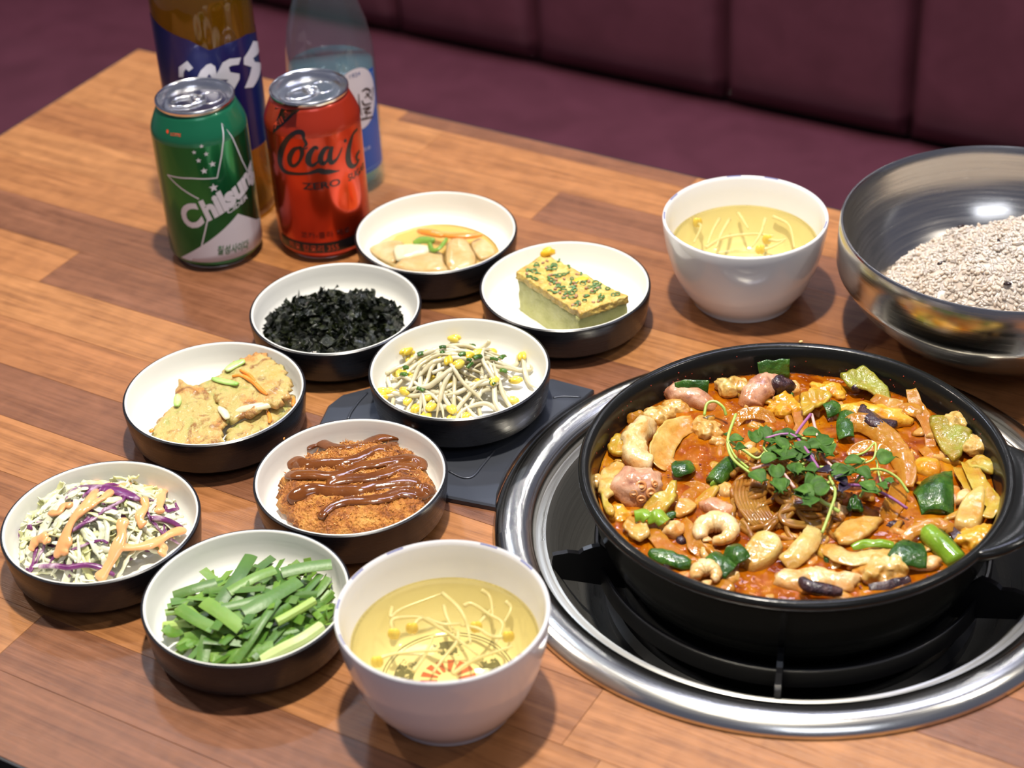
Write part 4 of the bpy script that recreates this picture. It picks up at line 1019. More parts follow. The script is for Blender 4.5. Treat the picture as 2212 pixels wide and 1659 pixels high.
def quadbox(zlo, zhi, lo, hi, amp, nx=22, ny=14, nzz=8, seed=0):
    """box over the block's quadrilateral, lo/hi inflate, rough faces"""
    V = []; idx = {}; Fc = []
    def P(u, v, w):
        a = tl.lerp(tf, u); b = tb.lerp(tr_, u); p = a.lerp(b, v)
        p = Vector((p.x, p.y, zlo + (zhi - zlo) * w))
        q = p + Vector((noise.noise(p * .18 + Vector((seed, 0, 0))), noise.noise(p * .18 + Vector((0, 40 + seed, 0))), 0.8 * noise.noise(p * .2 + Vector((0, 0, 80))))) * amp
        q += Vector((noise.noise(p * .55), noise.noise(p * .55 + Vector((0, 40, 0))), noise.noise(p * .55 + Vector((0, 0, 80))))) * amp * .45
        return q
    def vid(i, j, k):
        if (i, j, k) not in idx: idx[(i, j, k)] = len(V); V.append(P(lo + (hi - lo) * i / nx, lo + (hi - lo) * j / ny, k / nzz))
        return idx[(i, j, k)]
    for i in range(nx):
        for j in range(ny):
            Fc.append((vid(i, j, nzz), vid(i + 1, j, nzz), vid(i + 1, j + 1, nzz), vid(i, j + 1, nzz)))
            Fc.append((vid(i, j, 0), vid(i, j + 1, 0), vid(i + 1, j + 1, 0), vid(i + 1, j, 0)))
    for k in range(nzz):
        for i in range(nx):
            Fc.append((vid(i, 0, k), vid(i + 1, 0, k), vid(i + 1, 0, k + 1), vid(i, 0, k + 1)))
            Fc.append((vid(i + 1, ny, k), vid(i, ny, k), vid(i, ny, k + 1), vid(i + 1, ny, k + 1)))
        for j in range(ny):
            Fc.append((vid(0, j + 1, k), vid(0, j, k), vid(0, j, k + 1), vid(0, j + 1, k + 1)))
            Fc.append((vid(nx, j, k), vid(nx, j + 1, k), vid(nx, j + 1, k + 1), vid(nx, j, k + 1)))
    return V, Fc
eb = thing('egg_block', 'thick slab of steamed egg with scallion-flecked top in its dish', 'egg', ((tl.x + tr_.x) / 2, (tl.y + tr_.y) / 2, FZ))
obj('custard', quadbox(FZ + .1, ZT - 4.4, 0.0, 1.0, 0.8), EGG, eb)
obj('crust', quadbox(ZT - 5.2, ZT, -0.012, 1.012, 1.3, 40, 26, 6, 5), EGGTOP, eb)
re_ = random.Random(5)
def on_top(u, v, dz=.4): 
    p = tl.lerp(tf, u).lerp(tb.lerp(tr_, u), v); return Vector((p.x, p.y, ZT + dz))
for i in range(44):
    c = on_top(re_.uniform(.05, .95), re_.uniform(.06, .94), .7); r = re_.uniform(1.0, 2.0)
    Mx = Matrix.Rotation(re_.uniform(-.5, .5), 3, 'X') @ Matrix.Rotation(re_.uniform(0, 3), 3, 'Z')
    obj('scallion_ring', torus(c, r, .42, 12, 5, Mx), FLECK, eb)
for i in range(60):
    c = on_top(re_.uniform(.04, .96), re_.uniform(.05, .95), .5); a = re_.uniform(0, 3)
    if i % 2: obj('scallion_shred', ribbon([c, c + Vector((2.2 * math.cos(a), 2.2 * math.sin(a), .5)), c + Vector((4 * math.cos(a + .3), 4 * math.sin(a + .3), 0))], 1.2, .5, .2, 3), FLECK, eb)
    else: obj('meat_bit', blob(c, (1.4, 1.0, .9), a, .4, .5, 8, 6), MEAT, eb)
obj('yolk_lump', blob(at(*zo(1420, 465), ZT + 2), (5.2, 3.4, 3.0), .2, .4, .3, 16, 10), YOLK, eb)
obj('yolk_lump', blob(on_top(.55, .78, .2), (5, 3, 1.6), .5, .4, .3, 16, 10), YOLK, eb)

# --- seaweed
SEA = food('seaweed', even([(0.002, 0.003, 0.002), (0.006, 0.009, 0.003), (0.03, 0.036, 0.006)]), 180, 0.16, 0, 0.25, 0.8, 600, 0.002)
zs8 = crop(500, 560, 3.072)
sc0 = at(*zs8(675, 460), FZ)
parts = [pillow([(sc0.x + 44 * math.cos(a) * 1.0, sc0.y + 36 * math.sin(a)) for a in [2 * PI * i / 14 for i in range(14)]], lambda x, y: FZ + .2, 11, 10, 56, 2.2, 2.5, .12, .02, None, .2)]
rs_ = random.Random(21)
for i in range(900):
    a = rs_.uniform(0, 2 * PI); r = math.sqrt(rs_.random())
    x = sc0.x + 45 * r * math.cos(a); y = sc0.y + 37 * r * math.sin(a)
    h = FZ + 1.5 + 15 * (1 - r ** 2.2) * rs_.uniform(.65, 1.12) + (5 if rs_.random() < .03 else 0)
    ax = Vector((rs_.uniform(-1, 1), rs_.uniform(-1, 1), rs_.uniform(-.8, .9))).normalized()
    bx = ax.cross(Vector((rs_.uniform(-1, 1), rs_.uniform(-1, 1), rs_.uniform(-1, 1)))).normalized()
    cz = ax.cross(bx); s1 = rs_.uniform(2, 4.6); s2 = rs_.uniform(1.2, 3.4)
    V = []; 
    for jj in range(3):
        for ii in range(3):
            V.append(Vector((x, y, h)) + ax * (ii - 1) * s1 + bx * (jj - 1) * s2 + cz * rs_.uniform(-1.1, 1.1))
    V = [Vector((v.x, v.y, max(v.z, FZ + .5))) for v in V]
    Fc = [(j * 3 + i_, j * 3 + i_ + 1, j * 3 + i_ + 4, j * 3 + i_ + 3) for j in range(2) for i_ in range(2)]
    parts.append((V, Fc))
for x, y, z in ((650, 250, 20), (730, 260, 18), (880, 240, 16), (1060, 330, 12), (360, 310, 11)):
    for i in range(14):
        q = at(*zs8(x + rs_.uniform(-45, 45), y + rs_.uniform(-25, 25)), FZ + z * rs_.uniform(.6, 1.0)); a = rs_.uniform(0, 3)
        d = Vector((math.cos(a), .6 * math.sin(a), rs_.uniform(.2, 1.2))) * rs_.uniform(2, 4.5); e = Vector((rs_.uniform(-1, 1), rs_.uniform(-1, 1), rs_.uniform(-.3, .6))) * 1.8
        parts.append(([q - d - e, q - d + e, q + d + e, q + d - e], [(0, 1, 2, 3)]))
item('seaweed_flakes', join(*parts), SEA, 'heap of crumbled glossy black seaweed in its dish', 'seaweed', None, 'stuff', smooth=True)

# --- bean sprouts
BST = food('bean_sprout_stem', even([(0.54, 0.47, 0.27), (0.66, 0.60, 0.41), (0.74, 0.70, 0.54)]), 50, 0.2, 0.5, 0.3, 0.15, 300, see=0.12, tint=(0.98, 0.92, 0.7))
BHD = food('bean_head', even([(0.56, 0.36, 0.015), (0.70, 0.52, 0.05), (0.76, 0.62, 0.14)]), 90, 0.22, 0.25, 0.3, 0.1, 300)
def bean_sprout(pts, r, label, group, root=True, name='bean_sprout', head=True):
    t = thing(name, label, 'bean sprout', (pts[0].x, pts[0].y, min(p.z for p in pts) - r), group)
    obj('stem', tube(pts, lambda u: r * (1.0 if u < .75 else 1 - (u - .75) * 3.2), 7, 5), BST, t)
    d = (pts[0] - pts[1]).normalized(); s = d.cross(Vector((0, 0, 1))); s = s.normalized() if s.length > .1 else Vector((1, 0, 0))
    an = math.atan2(d.y, d.x) + random.uniform(-.5, .5)
    for q in ((1, -1) if head else ()):
        obj('bean_half', blob(pts[0] + d * 2.2 + s * q * 1.1 + Vector((0, 0, .4)), (4.1, 1.9, 2.3), an + q * .16, .08, .2, 12, 8), BHD, t)
    return t
zc = zs8
bc0 = at(*zc(1490, 850), FZ + 4)
rb = random.Random(33)
def heap_h(x, y, c, rx, ry, h, p=2.0):
    d = math.hypot((x - c.x) / rx, (y - c.y) / ry)
    return max(0, h * (1 - d ** p))
for i in range(95):
    a = rb.uniform(0, 2 * PI); r = 27 * math.sqrt(rb.random()); lay = rb.random()
    x = bc0.x + r * math.cos(a) * 1.15; y = bc0.y + r * math.sin(a)
    th = rb.uniform(0, 2 * PI); cv = rb.uniform(-.35, .35); pts = []
    ln = rb.uniform(34, 50); n = 6
    x -= math.cos(th) * ln / 2; y -= math.sin(th) * ln / 2
    for j in range(n):
        X, Y = x, y
        dx, dy = X - DISHES['sprout'][0], Y - DISHES['sprout'][1]; dd = math.hypot(dx, dy)
        if dd > 47: X = DISHES['sprout'][0] + dx * 47 / dd; Y = DISHES['sprout'][1] + dy * 47 / dd
        h = heap_h(X, Y, bc0, 46, 37, 24, 1.7) * (0.35 + .68 * lay) + 4 + FZ + 2 + rb.uniform(-.6, 1.2) + (max(0, dd - 40) * .35)
        pts.append(Vector((X, Y, h)))
        th += cv + rb.uniform(-.25, .25)
        x += math.cos(th) * ln / n; y += math.sin(th) * ln / n
    hd_ = rb.random() < .5
    mid = pts[3]
    bean_sprout(pts, rb.uniform(1.25, 1.8), '%s bean sprout %s of the sprout heap' % ('yellow-headed' if hd_ else 'pale headless', zone(bc0, mid.x, mid.y, 40)), 'bean sprouts heaped in the dish', head=hd_)
for i in range(16):
    a = rb.uniform(0, 2 * PI); r = 34 * math.sqrt(rb.random()); x = bc0.x + r * math.cos(a); y = bc0.y + r * math.sin(a) * .9
    h = heap_h(x, y, bc0, 46, 37, 24, 1.7) + FZ + 6.5
    q = rb.uniform(0, 3); d = Vector((math.cos(q), math.sin(q), rb.uniform(-.2, .2))); L = rb.uniform(2.5, 6)
    item('scallion_bit', ribbon([Vector((x, y, h)) - d * L * .5, Vector((x, y, h + .6)), Vector((x, y, h)) + d * L * .5], rb.uniform(2, 4.5), .7, .8, 4), SCAL, 'small dark green scallion bit among the heaped bean sprouts', 'scallion', 'scallion bits in the bean sprouts')

# --- vegetable pancake
def pancake_mat():
    k = N('pancake')
    p = k.coord()
    f = k.noise(p, 45, 5, 0.6, .6)
    col = k.ramp(f, [(0.32, (0.34, 0.37, 0.09)), (0.42, (0.50, 0.41, 0.13)), (0.54, (0.56, 0.40, 0.13)), (0.66, (0.54, 0.24, 0.05))])
    b1 = k.n('RGBToBW', {0: k.ramp(k.noise(p, 85, 5, 0.68, .8), [(0.52, (0, 0, 0)), (0.64, (1, 1, 1))])}).outputs[0]
    col = k.mix(k.math('MULTIPLY', b1, 0.9), col, (0.24, 0.085, 0.012))
    o1 = k.n('RGBToBW', {0: k.ramp(k.noise(k.mapping(p, loc=(3, 1, 0)), 38, 2, .5, 1.2), [(0.62, (0, 0, 0)), (0.70, (1, 1, 1))])}).outputs[0]
    col = k.mix(k.math('MULTIPLY', o1, 0.6), col, (0.85, 0.36, 0.08))
    nrm = k.bump(k.noise(p, 260, 5, .7), .9, .002)
    return k.done(k.bsdf(col=col, rough=.32, sss=.25, normal=nrm, coat=.15, coatr=.15, sssc=.004))
PANC = pancake_mat()
zp = crop(240, 720, 4.809)
def pancake(poly, lab, zmid, tilt, bits):
    Q = [at(*zp(*p), FZ + zmid) for p in poly]
    ox = sum(q.x for q in Q) / len(Q); oy = sum(q.y for q in Q) / len(Q)
    zf = lambda x, y: max(FZ + .4, FZ + zmid - 2.2 + (x - ox) * tilt[0] + (y - oy) * tilt[1])
    t = thing('pancake_piece', lab, 'pancake', (ox, oy, FZ))
    obj('dough', pillow([(q.x, q.y) for q in Q], zf, 3.6, 16, 130, 6, 1.5, .12, .25, None, .16), PANC, t)
    for nm, mt, pts, w in bits:
        W = []
        for x, y in pts:
            z = FZ + zmid
            for _ in range(4): q = at(*zp(x, y), z); z = zf(q.x, q.y) + 4.4
            W.append(at(*zp(x, y), z))
        obj(nm, ribbon(W, w, 1.3, .5, 5, (0, 0, 1), .5), mt, t)
ZUCC = food('zucchini', even([(0.20, 0.42, 0.06), (0.42, 0.60, 0.18), (0.60, 0.70, 0.32)]), 80, .3, .2, .1, .2)
pancake([(1180, 1080), (1190, 980), (1400, 870), (1560, 790), (1750, 720), (1900, 650), (1925, 710), (1860, 820), (1640, 990), (1440, 1090), (1260, 1125)], 'orange-edged pancake piece at the near right of its dish', 6, (.06, .05), [('carrot_shred', CARROT, [(1620, 800), (1650, 880), (1640, 930)], 2.5), ('carrot_shred', CARROT, [(1900, 670), (1890, 760)], 2.5)])
pancake([(390, 1030), (430, 920), (540, 800), (650, 730), (665, 630), (720, 540), (790, 560), (930, 585), (1010, 650), (1100, 730), (1230, 860), (1180, 930), (1160, 1060), (1090, 1135), (880, 1150), (650, 1120)], 'pale pancake piece at the left of its dish', 8, (.12, .18), [('zucchini_strip', ZUCC, [(690, 640), (690, 700), (680, 760)], 5), ('onion_shred', PICKW, [(1120, 770), (1180, 830), (1210, 890)], 5), ('carrot_shred', CARROT, [(395, 1025), (440, 1000)], 3)])
pancake([(855, 545), (920, 465), (1080, 425), (1120, 385), (1300, 290), (1400, 240), (1490, 225), (1620, 245), (1710, 345), (1780, 385), (1880, 510), (1880, 610), (1760, 715), (1580, 750), (1240, 830), (1150, 760), (960, 590)], 'large pancake piece resting on top of the other two', 15, (.12, .10), [('zucchini_strip', ZUCC, [(1050, 470), (1180, 500), (1320, 530)], 5), ('zucchini_strip', ZUCC, [(1190, 390), (1280, 330), (1390, 285)], 6), ('carrot_shred', CARROT, [(1260, 450), (1360, 440), (1480, 510), (1560, 590), (1620, 640)], 3), ('carrot_shred', CARROT, [(1340, 385), (1430, 430), (1510, 520)], 2.5)])
item('onion_sliver', ribbon([at(*zp(x, y), FZ + z) for x, y, z in ((1240, 855, 10), (1360, 790, 12), (1500, 765, 13), (1640, 740, 13), (1755, 735, 12))], 6, 1.5, .8, 6, (0, -.2, 1), .7), PICKW, 'translucent onion sliver poking out under the large pancake piece', 'onion')

# --- fried cutlet with sauce
def crust_mat():
    k = N('cutlet_crust')
    p = k.coord()
    f = k.noise(p, 90, 5, .65, .5)
    col = k.ramp(f, [(0.32, (0.12, 0.030, 0.006)), (0.45, (0.36, 0.115, 0.014)), (0.56, (0.54, 0.22, 0.035)), (0.70, (0.66, 0.34, 0.075))])
    nrm = k.bump(k.math('ADD', k.noise(p, 380, 4, .7), k.math('MULTIPLY', k.n('TexVoronoi', {'Vector': p, 'Scale': 650}).outputs[0], .6)), 1.0, .002)
    return k.done(k.bsdf(col=col, rough=.5, normal=nrm, sss=.1, sssc=.003))
CRUST = crust_mat()
CRUMB = food('crumb', even([(0.30, 0.09, 0.014), (0.56, 0.24, 0.045), (0.68, 0.36, 0.10)]), 150, .5, 0, 0, .3)
zk = crop(540, 880, 4.809)
cut_px = [(300, 860), (340, 720), (450, 545), (600, 430), (720, 370), (860, 320), (1010, 275), (1200, 240), (1380, 240), (1540, 290), (1690, 350), (1780, 470), (1860, 620), (1930, 800), (1930, 920), (1830, 1050), (1680, 1170), (1480, 1265), (1250, 1315), (950, 1330), (680, 1290), (460, 1210), (340, 1070)]
def cut_proj(x, y, z): return at(*zk(x, y), z)
cq = [at(*zk(x, y), FZ + (14 if y < 500 else 8)) for x, y in cut_px]
ccx = sum(q.x for q in cq) / len(cq); ccy = sum(q.y for q in cq) / len(cq)
for q in cq:
    w = Vector((q.x - DISHES['cutlet'][0], q.y - DISHES['cutlet'][1], 0))
    if w.length > 47.5: w *= 47.5 / w.length; q.x = DISHES['cutlet'][0] + w.x; q.y = DISHES['cutlet'][1] + w.y
def cut_zf(x, y): return FZ + 4.5
cutlet = thing('fried_cutlet', 'breaded fried cutlet under brown sauce stripes', 'cutlet', (ccx, ccy, FZ))
cv_ = pillow([(q.x, q.y) for q in cq], cut_zf, 11.0, 22, 138, 4.5, 1.5, .10, .40, None, .10)
cv_ = ([v + Vector((nz(v, .8), nz(v + Vector((5, 0, 0)), .8), 1.2 * nz(v + Vector((0, 5, 0)), .9))) * .8 for v in cv_[0]], cv_[1])
obj('crust', cv_, CRUST, cutlet)
rc = random.Random(8)
crumbs = []
tops = [v for v in cv_[0] if v.z > FZ + 5]
for i in range(2600):
    v = rc.choice(tops); p = v + Vector((rc.uniform(-1, 1), rc.uniform(-1, 1), rc.uniform(-.2, .5)))
    a = Vector((rc.uniform(-1, 1), rc.uniform(-1, 1), rc.uniform(-.4, 1))).normalized(); b = a.cross(Vector((rc.uniform(-1, 1), rc.uniform(-1, 1), rc.uniform(-1, 1)))).normalized(); c = a.cross(b)
    L = rc.uniform(.6, 2.0); w = rc.uniform(.3, .6)
    crumbs.append(([p - a * L * .5 + b * w, p - a * L * .5 - b * w, p - a * L * .3 + c * w, p + a * L], [(0, 1, 2), (0, 3, 1), (1, 3, 2), (2, 3, 0)]))
cr = obj('crumbs', join(*crumbs), CRUMB, cutlet, smooth=False); cr['kind'] = 'stuff'
SAUCE = food('cutlet_sauce', even([(0.10, 0.026, 0.004), (0.15, 0.044, 0.007), (0.20, 0.064, 0.011)]), 60, .13, .1, .4, .12, 160, .002)
def cut_top(x, y, extra=0):
    z = FZ + 15
    for _ in range(4):
        q = at(*zk(x, y), z)
        best = min(tops, key=lambda v: (v.x - q.x) ** 2 + (v.y - q.y) ** 2); z = best.z
    return at(*zk(x, y), z + extra)
strokes = [
 ([(600, 440), (700, 400), (850, 415), (1000, 420), (1150, 380), (1300, 350), (1450, 310), (1560, 300), (1660, 335)], [3, 4, 4, 3.2, 3.6, 4, 4.6, 5, 3]),
 ([(400, 640), (480, 590), (600, 600), (800, 590), (1000, 560), (1160, 520), (1300, 450), (1420, 420), (1540, 370)], [4, 5, 4.2, 4, 3.6, 3.6, 3.4, 4, 3]),
 ([(370, 690), (480, 690), (650, 700), (820, 710), (980, 670), (1150, 620), (1330, 590), (1500, 540), (1650, 500), (1760, 530)], [4, 5.5, 5, 4.4, 4, 4.6, 5, 4.4, 4.5, 3.5]),
 ([(780, 830), (900, 770), (1050, 750), (1220, 740), (1380, 700), (1520, 650), (1650, 620), (1790, 590)], [3, 4, 4.4, 4.4, 4.6, 4.6, 5.4, 4]),
 ([(430, 1010), (470, 930), (580, 870), (700, 850), (850, 880), (1000, 880), (1150, 870), (1300, 830), (1480, 800), (1650, 790), (1800, 830)], [4, 5, 5, 4, 4.4, 4.6, 4.6, 4, 4.2, 5, 4.6]),
 ([(715, 1160), (760, 1100), (860, 1030), (1000, 985), (1180, 970), (1380, 940), (1550, 900), (1700, 890), (1880, 910)], [3, 3, 3.4, 3.8, 4, 4.2, 4.6, 5.4, 4]),
 ([(1690, 540), (1780, 600), (1790, 650)], [3.5, 4, 3]), ([(900, 590), (960, 660), (1010, 740)], [2.5, 3.5, 3]), ([(1780, 820), (1860, 860), (1890, 920)], [3.5, 4, 3]),
]
sp = []
for pts, rad in strokes:
    P = [cut_top(x, y, .3) for x, y in pts]
    for a_ in range(1, len(P) - 1): P[a_] = Vector((P[a_].x, P[a_].y, (P[a_ - 1].z + 2 * P[a_].z + P[a_ + 1].z) / 4 + .2))
    def rf(t, rad=rad):
        i = t * (len(rad) - 1); a = int(min(i, len(rad) - 2)); f = i - a
        e = min(1, t * 12 + .35, (1 - t) * 12 + .35)
        return (rad[a] * (1 - f) + rad[a + 1] * f) * e * 1.0
    sp.append(tube(P, rf, 12, 8, 0.46))
obj('sauce', fuse(join(*sp), .55, 7), SAUCE, cutlet)
item('crumb', blob(at(*zk(355, 325), 30.3), (1.2, .5, .9), 1.2, .4, .6, 8, 6), CRUMB, 'single brown crumb on the rim of the cutlet dish', 'crumb')

# --- shredded cabbage salad
CW = food('cabbage_white', even([(0.55, 0.56, 0.34), (0.70, 0.70, 0.50), (0.78, 0.78, 0.64)]), 60, .35, .3, .1, .25, 300)
CY = food('cabbage_yellow', even([(0.62, 0.62, 0.26), (0.76, 0.76, 0.44)]), 60, .35, .25, .1, .25, 300)
CP = food('cabbage_purple', even([(0.07, 0.008, 0.07), (0.17, 0.03, 0.14), (0.62, 0.48, 0.55)]), 110, .3, .15, .1, .2, 300)
zl = crop(0, 980, 2.9105)
sl0 = at(*zl(630, 480), FZ + 6)
rl = random.Random(17)
SX, SY, SHH = 49, 45, 27
def slaw_h(x, y): return FZ + 1.5 + heap_h(x, y, sl0, SX, SY, SHH, 1.9)
def shred(x, y, th, ln, w, lay, cv):
    pts = []; n = 6; x -= math.cos(th) * ln / 2; y -= math.sin(th) * ln / 2
    dc = DISHES['slaw']
    for j in range(n):
        dx, dy = x - dc[0], y - dc[1]; dd = math.hypot(dx, dy); X, Y = x, y
        if dd > 46.5: X = dc[0] + dx * 46.5 / dd; Y = dc[1] + dy * 46.5 / dd
        pts.append(Vector((X, Y, FZ + 1.2 + (slaw_h(X, Y) - FZ - 1.2) * lay + rl.uniform(-.7, 1.3) + max(0, dd - 42) * .5)))
        th += cv + rl.uniform(-.22, .22); x += math.cos(th) * ln / n; y += math.sin(th) * ln / n
    return ribbon(pts, w, rl.uniform(.7, 1.2), rl.uniform(-.5, .6), 4, (rl.uniform(-.7, .7), rl.uniform(-.7, .4), 1), rl.uniform(.1, .6), 5)
for i in range(260):
    a = rl.uniform(0, 2 * PI); r = math.sqrt(rl.random()); x = sl0.x + SX * .86 * r * math.cos(a); y = sl0.y + SY * .86 * r * math.sin(a)
    lay = 0.35 + .67 * rl.random() ** .6
    pp_ = rl.random()
    kind = 'p' if pp_ < .19 else ('y' if pp_ < .45 else 'w')
    vf = shred(x, y, rl.gauss(0.0, .9), rl.uniform(18, 36), rl.uniform(1.4, 2.6) if kind == 'p' else rl.uniform(1.8, 5.2), lay, rl.uniform(-.3, .3))
    vf = rough_up(vf, .8, .3, i)
    zn_ = zone(sl0, x, y, 42)
    if kind == 'p': item('red_cabbage_shred', vf, CP, 'purple cabbage shred %s of the salad' % zn_, 'cabbage', 'red cabbage shreds in the salad')
    else: item('cabbage_shred', vf, CW if kind == 'w' else CY, ('white' if kind == 'w' else 'yellowish') + ' cabbage shred %s of the salad' % zn_, 'cabbage', 'white cabbage shreds in the salad' if kind == 'w' else 'yellowish cabbage shreds in the salad')
def slaw_at(x, y, e=0):
    z = FZ + 14
    for _ in range(6): q = at(*zl(x, y), z); z = .5 * z + .5 * slaw_h(q.x, q.y)
    return at(*zl(x, y), z + e)
item('red_cabbage_piece', ribbon([slaw_at(x, y, 2.5) for x, y in ((420, 290), (490, 220), (600, 215), (720, 230), (820, 265), (880, 290))], 8, 1.2, .6, 6, (0, -.5, 1), .7), CP, 'wide purple-white cabbage slice on top of the salad', 'cabbage')
item('red_cabbage_curl', ribbon([slaw_at(x, y, 1.5) for x, y in ((245, 710), (340, 705), (430, 715), (540, 700), (640, 720), (720, 765))], 3.2, 1.2, .3, 6, (0, -.5, 1), .3), CP, 'long purple cabbage curl at the near edge of the salad', 'cabbage')
item('red_cabbage_curl', ribbon([slaw_at(x, y, 1.5) for x, y in ((950, 405), (1020, 410), (1090, 435), (1150, 470))], 3.6, 1.2, .3, 6, (0, -.5, 1), .3), CP, 'purple cabbage curl at the right edge of the salad', 'cabbage')
item('red_cabbage_curl', ribbon([slaw_at(x, y, 1.5) for x, y in ((110, 530), (140, 490), (200, 460))], 4.5, 1.2, .3, 6, (0, -.5, 1), .3), CP, 'purple cabbage curl at the left edge of the salad', 'cabbage')
DRESS = food('pink_dressing', even([(0.80, 0.36, 0.13), (0.86, 0.44, 0.20)]), 60, .16, .3, .3, .1, 160)
dstroke = [
 ([(545, 175), (560, 130), (600, 125), (640, 145)], 2.8), ([(640, 150), (610, 185), (660, 165)], 2.4), ([(610, 200), (585, 260), (530, 340), (470, 400), (430, 470), (400, 550), (370, 610), (345, 655)], 3.2),
 ([(720, 205), (670, 265), (590, 310), (520, 370)], 2.8), ([(895, 275), (915, 330), (880, 385), (885, 430), (910, 455)], 2.8), ([(785, 405), (765, 460), (765, 520), (735, 590), (700, 670), (650, 750), (615, 795)], 3.4),
 ([(735, 580), (820, 590), (910, 580), (1000, 545), (1080, 500), (1165, 475)], 3.0), ([(1000, 560), (1030, 600), (1010, 640)], 2.6), ([(190, 610), (230, 545), (300, 520)], 3.0), ([(310, 370), (370, 375), (400, 325), (450, 325)], 2.6),
 ([(1050, 215), (1010, 270), (1000, 340), (1005, 375)], 3.0), ([(640, 190), (740, 205), (830, 185)], 2.4), ([(900, 205), (960, 215), (1010, 240)], 2.2),
 ([(440, 520), (410, 590), (390, 640)], 3.0), ([(270, 560), (320, 540)], 2.2)]
dp = []
for pts, r in dstroke:
    P = [slaw_at(x, y, 1.7) for x, y in pts]; ph = random.uniform(0, 6)
    dp.append(tube(P, lambda t, r=r, ph=ph: r * (1 + .18 * math.sin(t * 14 + ph)) * min(1, t * 9 + .45, (1 - t) * 9 + .55), 10, 8, 0.55))
item('salad_dressing', fuse(join(*dp), .5, 8), DRESS, 'peach pink dressing drizzled over the cabbage salad', 'dressing')

# --- chives
def chive_mat(name, stops):
    k = N(name); oi = k.n('ObjectInfo').outputs['Random']; p = k.coord()
    f = k.math('ADD', k.math('MULTIPLY', k.noise(p, 70, 3), .4), k.math('MULTIPLY', oi, .6))
    col = k.ramp(f, stops)
    nrm = k.bump(k.noise(p, 500, 2), .2, .0006)
    return k.done(k.bsdf(col=col, rough=.42, normal=nrm, sss=.2, sssc=.003))
CHV = chive_mat('chive_green', [(0.15, (0.04, 0.115, 0.010)), (0.5, (0.085, 0.20, 0.018)), (0.85, (0.17, 0.31, 0.04))])
CHS = chive_mat('chive_stem', [(0.2, (0.34, 0.48, 0.11)), (0.8, (0.54, 0.64, 0.28))])
rv = random.Random(41)
ch0 = at(*zl(1590, 1010), FZ + 6)
dc = DISHES['chive']
def chive(x, y, th, ln, w, z0, arch, bend=.12, tilt=0.0):
    d = Vector((math.cos(th), math.sin(th), tilt)); s = Vector((-d.y, d.x, 0)) * bend * ln
    c = Vector((x, y, z0))
    return [c - d * ln * .5, c - d * ln * .17 + s * .5, c + d * ln * .17 + s * .5, c + d * ln * .5]
for i in range(165):
    a = rv.uniform(0, 2 * PI); r = 36 * math.sqrt(rv.random()); lay = rv.random() ** .7
    x = ch0.x + r * math.cos(a) * 1.08; y = ch0.y + r * math.sin(a)
    ln = rv.uniform(22, 36); th = rv.gauss(.55, .75)
    h = heap_h(x, y, ch0, 47, 42, 19, 1.8)
    pts = chive(x, y, th, ln, 0, FZ + 2.2 + h * lay, 0, rv.uniform(-.08, .08), rv.uniform(-.22, .22))
    out = []
    for p in pts:
        dx, dy = p.x - dc[0], p.y - dc[1]; dd = math.hypot(dx, dy)
        if dd > 46: p.x = dc[0] + dx * 46 / dd; p.y = dc[1] + dy * 46 / dd
        p.z = max(FZ + .9, p.z) + max(0, dd - 43) * .5
        out.append(p)
    item('chive_piece', ribbon(out, rv.uniform(3.4, 5.6), rv.uniform(.45, .7), rv.uniform(-.35, .5), 3, (rv.uniform(-.6, .6), rv.uniform(-.8, .3), 1), .03, 5), CHV, '%s green chive leaf %s of the chive heap' % ('long' if ln > 29 else 'short', zone(ch0, x, y, 38)), 'chive', 'cut chive leaves in the dish', sharp=35)
def chive_px(pts, w, mat, lab, tubey=False):
    P = [at(*zl(x, y), FZ + z) for x, y, z in pts]
    item('pale_chive' if tubey else 'chive_piece', tube(P, w * .5, 9, 4) if tubey else ribbon(P, w, .7, .45, 4, (0, -.35, 1), .03), mat, lab, 'chive', sharp=35)
chive_px([(1030, 1090, 6), (1130, 1080, 7), (1230, 1065, 8)], 6, CHS, 'pale chive stem end at the left of the chive heap', True)
chive_px([(1650, 1300, 6), (1780, 1230, 10), (1900, 1170, 12), (2020, 1090, 12)], 7, CHS, 'long pale chive stem at the near right of the chive heap', True)
chive_px([(1740, 1060, 17), (1850, 1000, 18), (1975, 925, 18)], 5, CHS, 'thin pale chive stem high on the right of the chive heap', True)
chive_px([(1380, 940, 17), (1450, 840, 19), (1520, 740, 20), (1580, 640, 19)], 7.5, CHV, 'broad chive leaf pointing away at the back of the heap')
chive_px([(1280, 930, 19), (1390, 1000, 20), (1520, 1100, 18)], 8, CHV, 'broad chive leaf lying on the front left of the heap')
chive_px([(1120, 970, 16), (1230, 1040, 17), (1370, 1110, 16)], 7, CHV, 'broad chive leaf at the left of the heap')
chive_px([(1480, 1310, 9), (1580, 1170, 15), (1660, 1040, 19), (1750, 920, 20)], 4.5, CHV, 'long narrow chive leaf running up the middle of the heap')
chive_px([(1530, 1000, 20), (1680, 920, 21), (1880, 800, 19)], 8, CHV, 'broad chive leaf crossing the top of the heap')
chive_px([(1770, 750, 18), (1920, 715, 18), (2085, 695, 17)], 7, CHV, 'chive leaf at the far right of the heap')
chive_px([(1440, 870, 19), (1600, 780, 21), (1730, 730, 20)], 6, CHV, 'chive leaf across the back of the heap')
chive_px([(1090, 895, 12), (1220, 850, 14), (1360, 810, 14)], 6, CHV, 'chive leaf at the back left of the heap')
chive_px([(1270, 1310, 6), (1290, 1200, 10), (1320, 1100, 13)], 7, CHV, 'chive leaf pointing to the near rim of its dish')
chive_px([(1360, 1310, 6), (1500, 1260, 9), (1720, 1210, 11)], 7, CHV, 'chive leaf lying along the near edge of the heap')

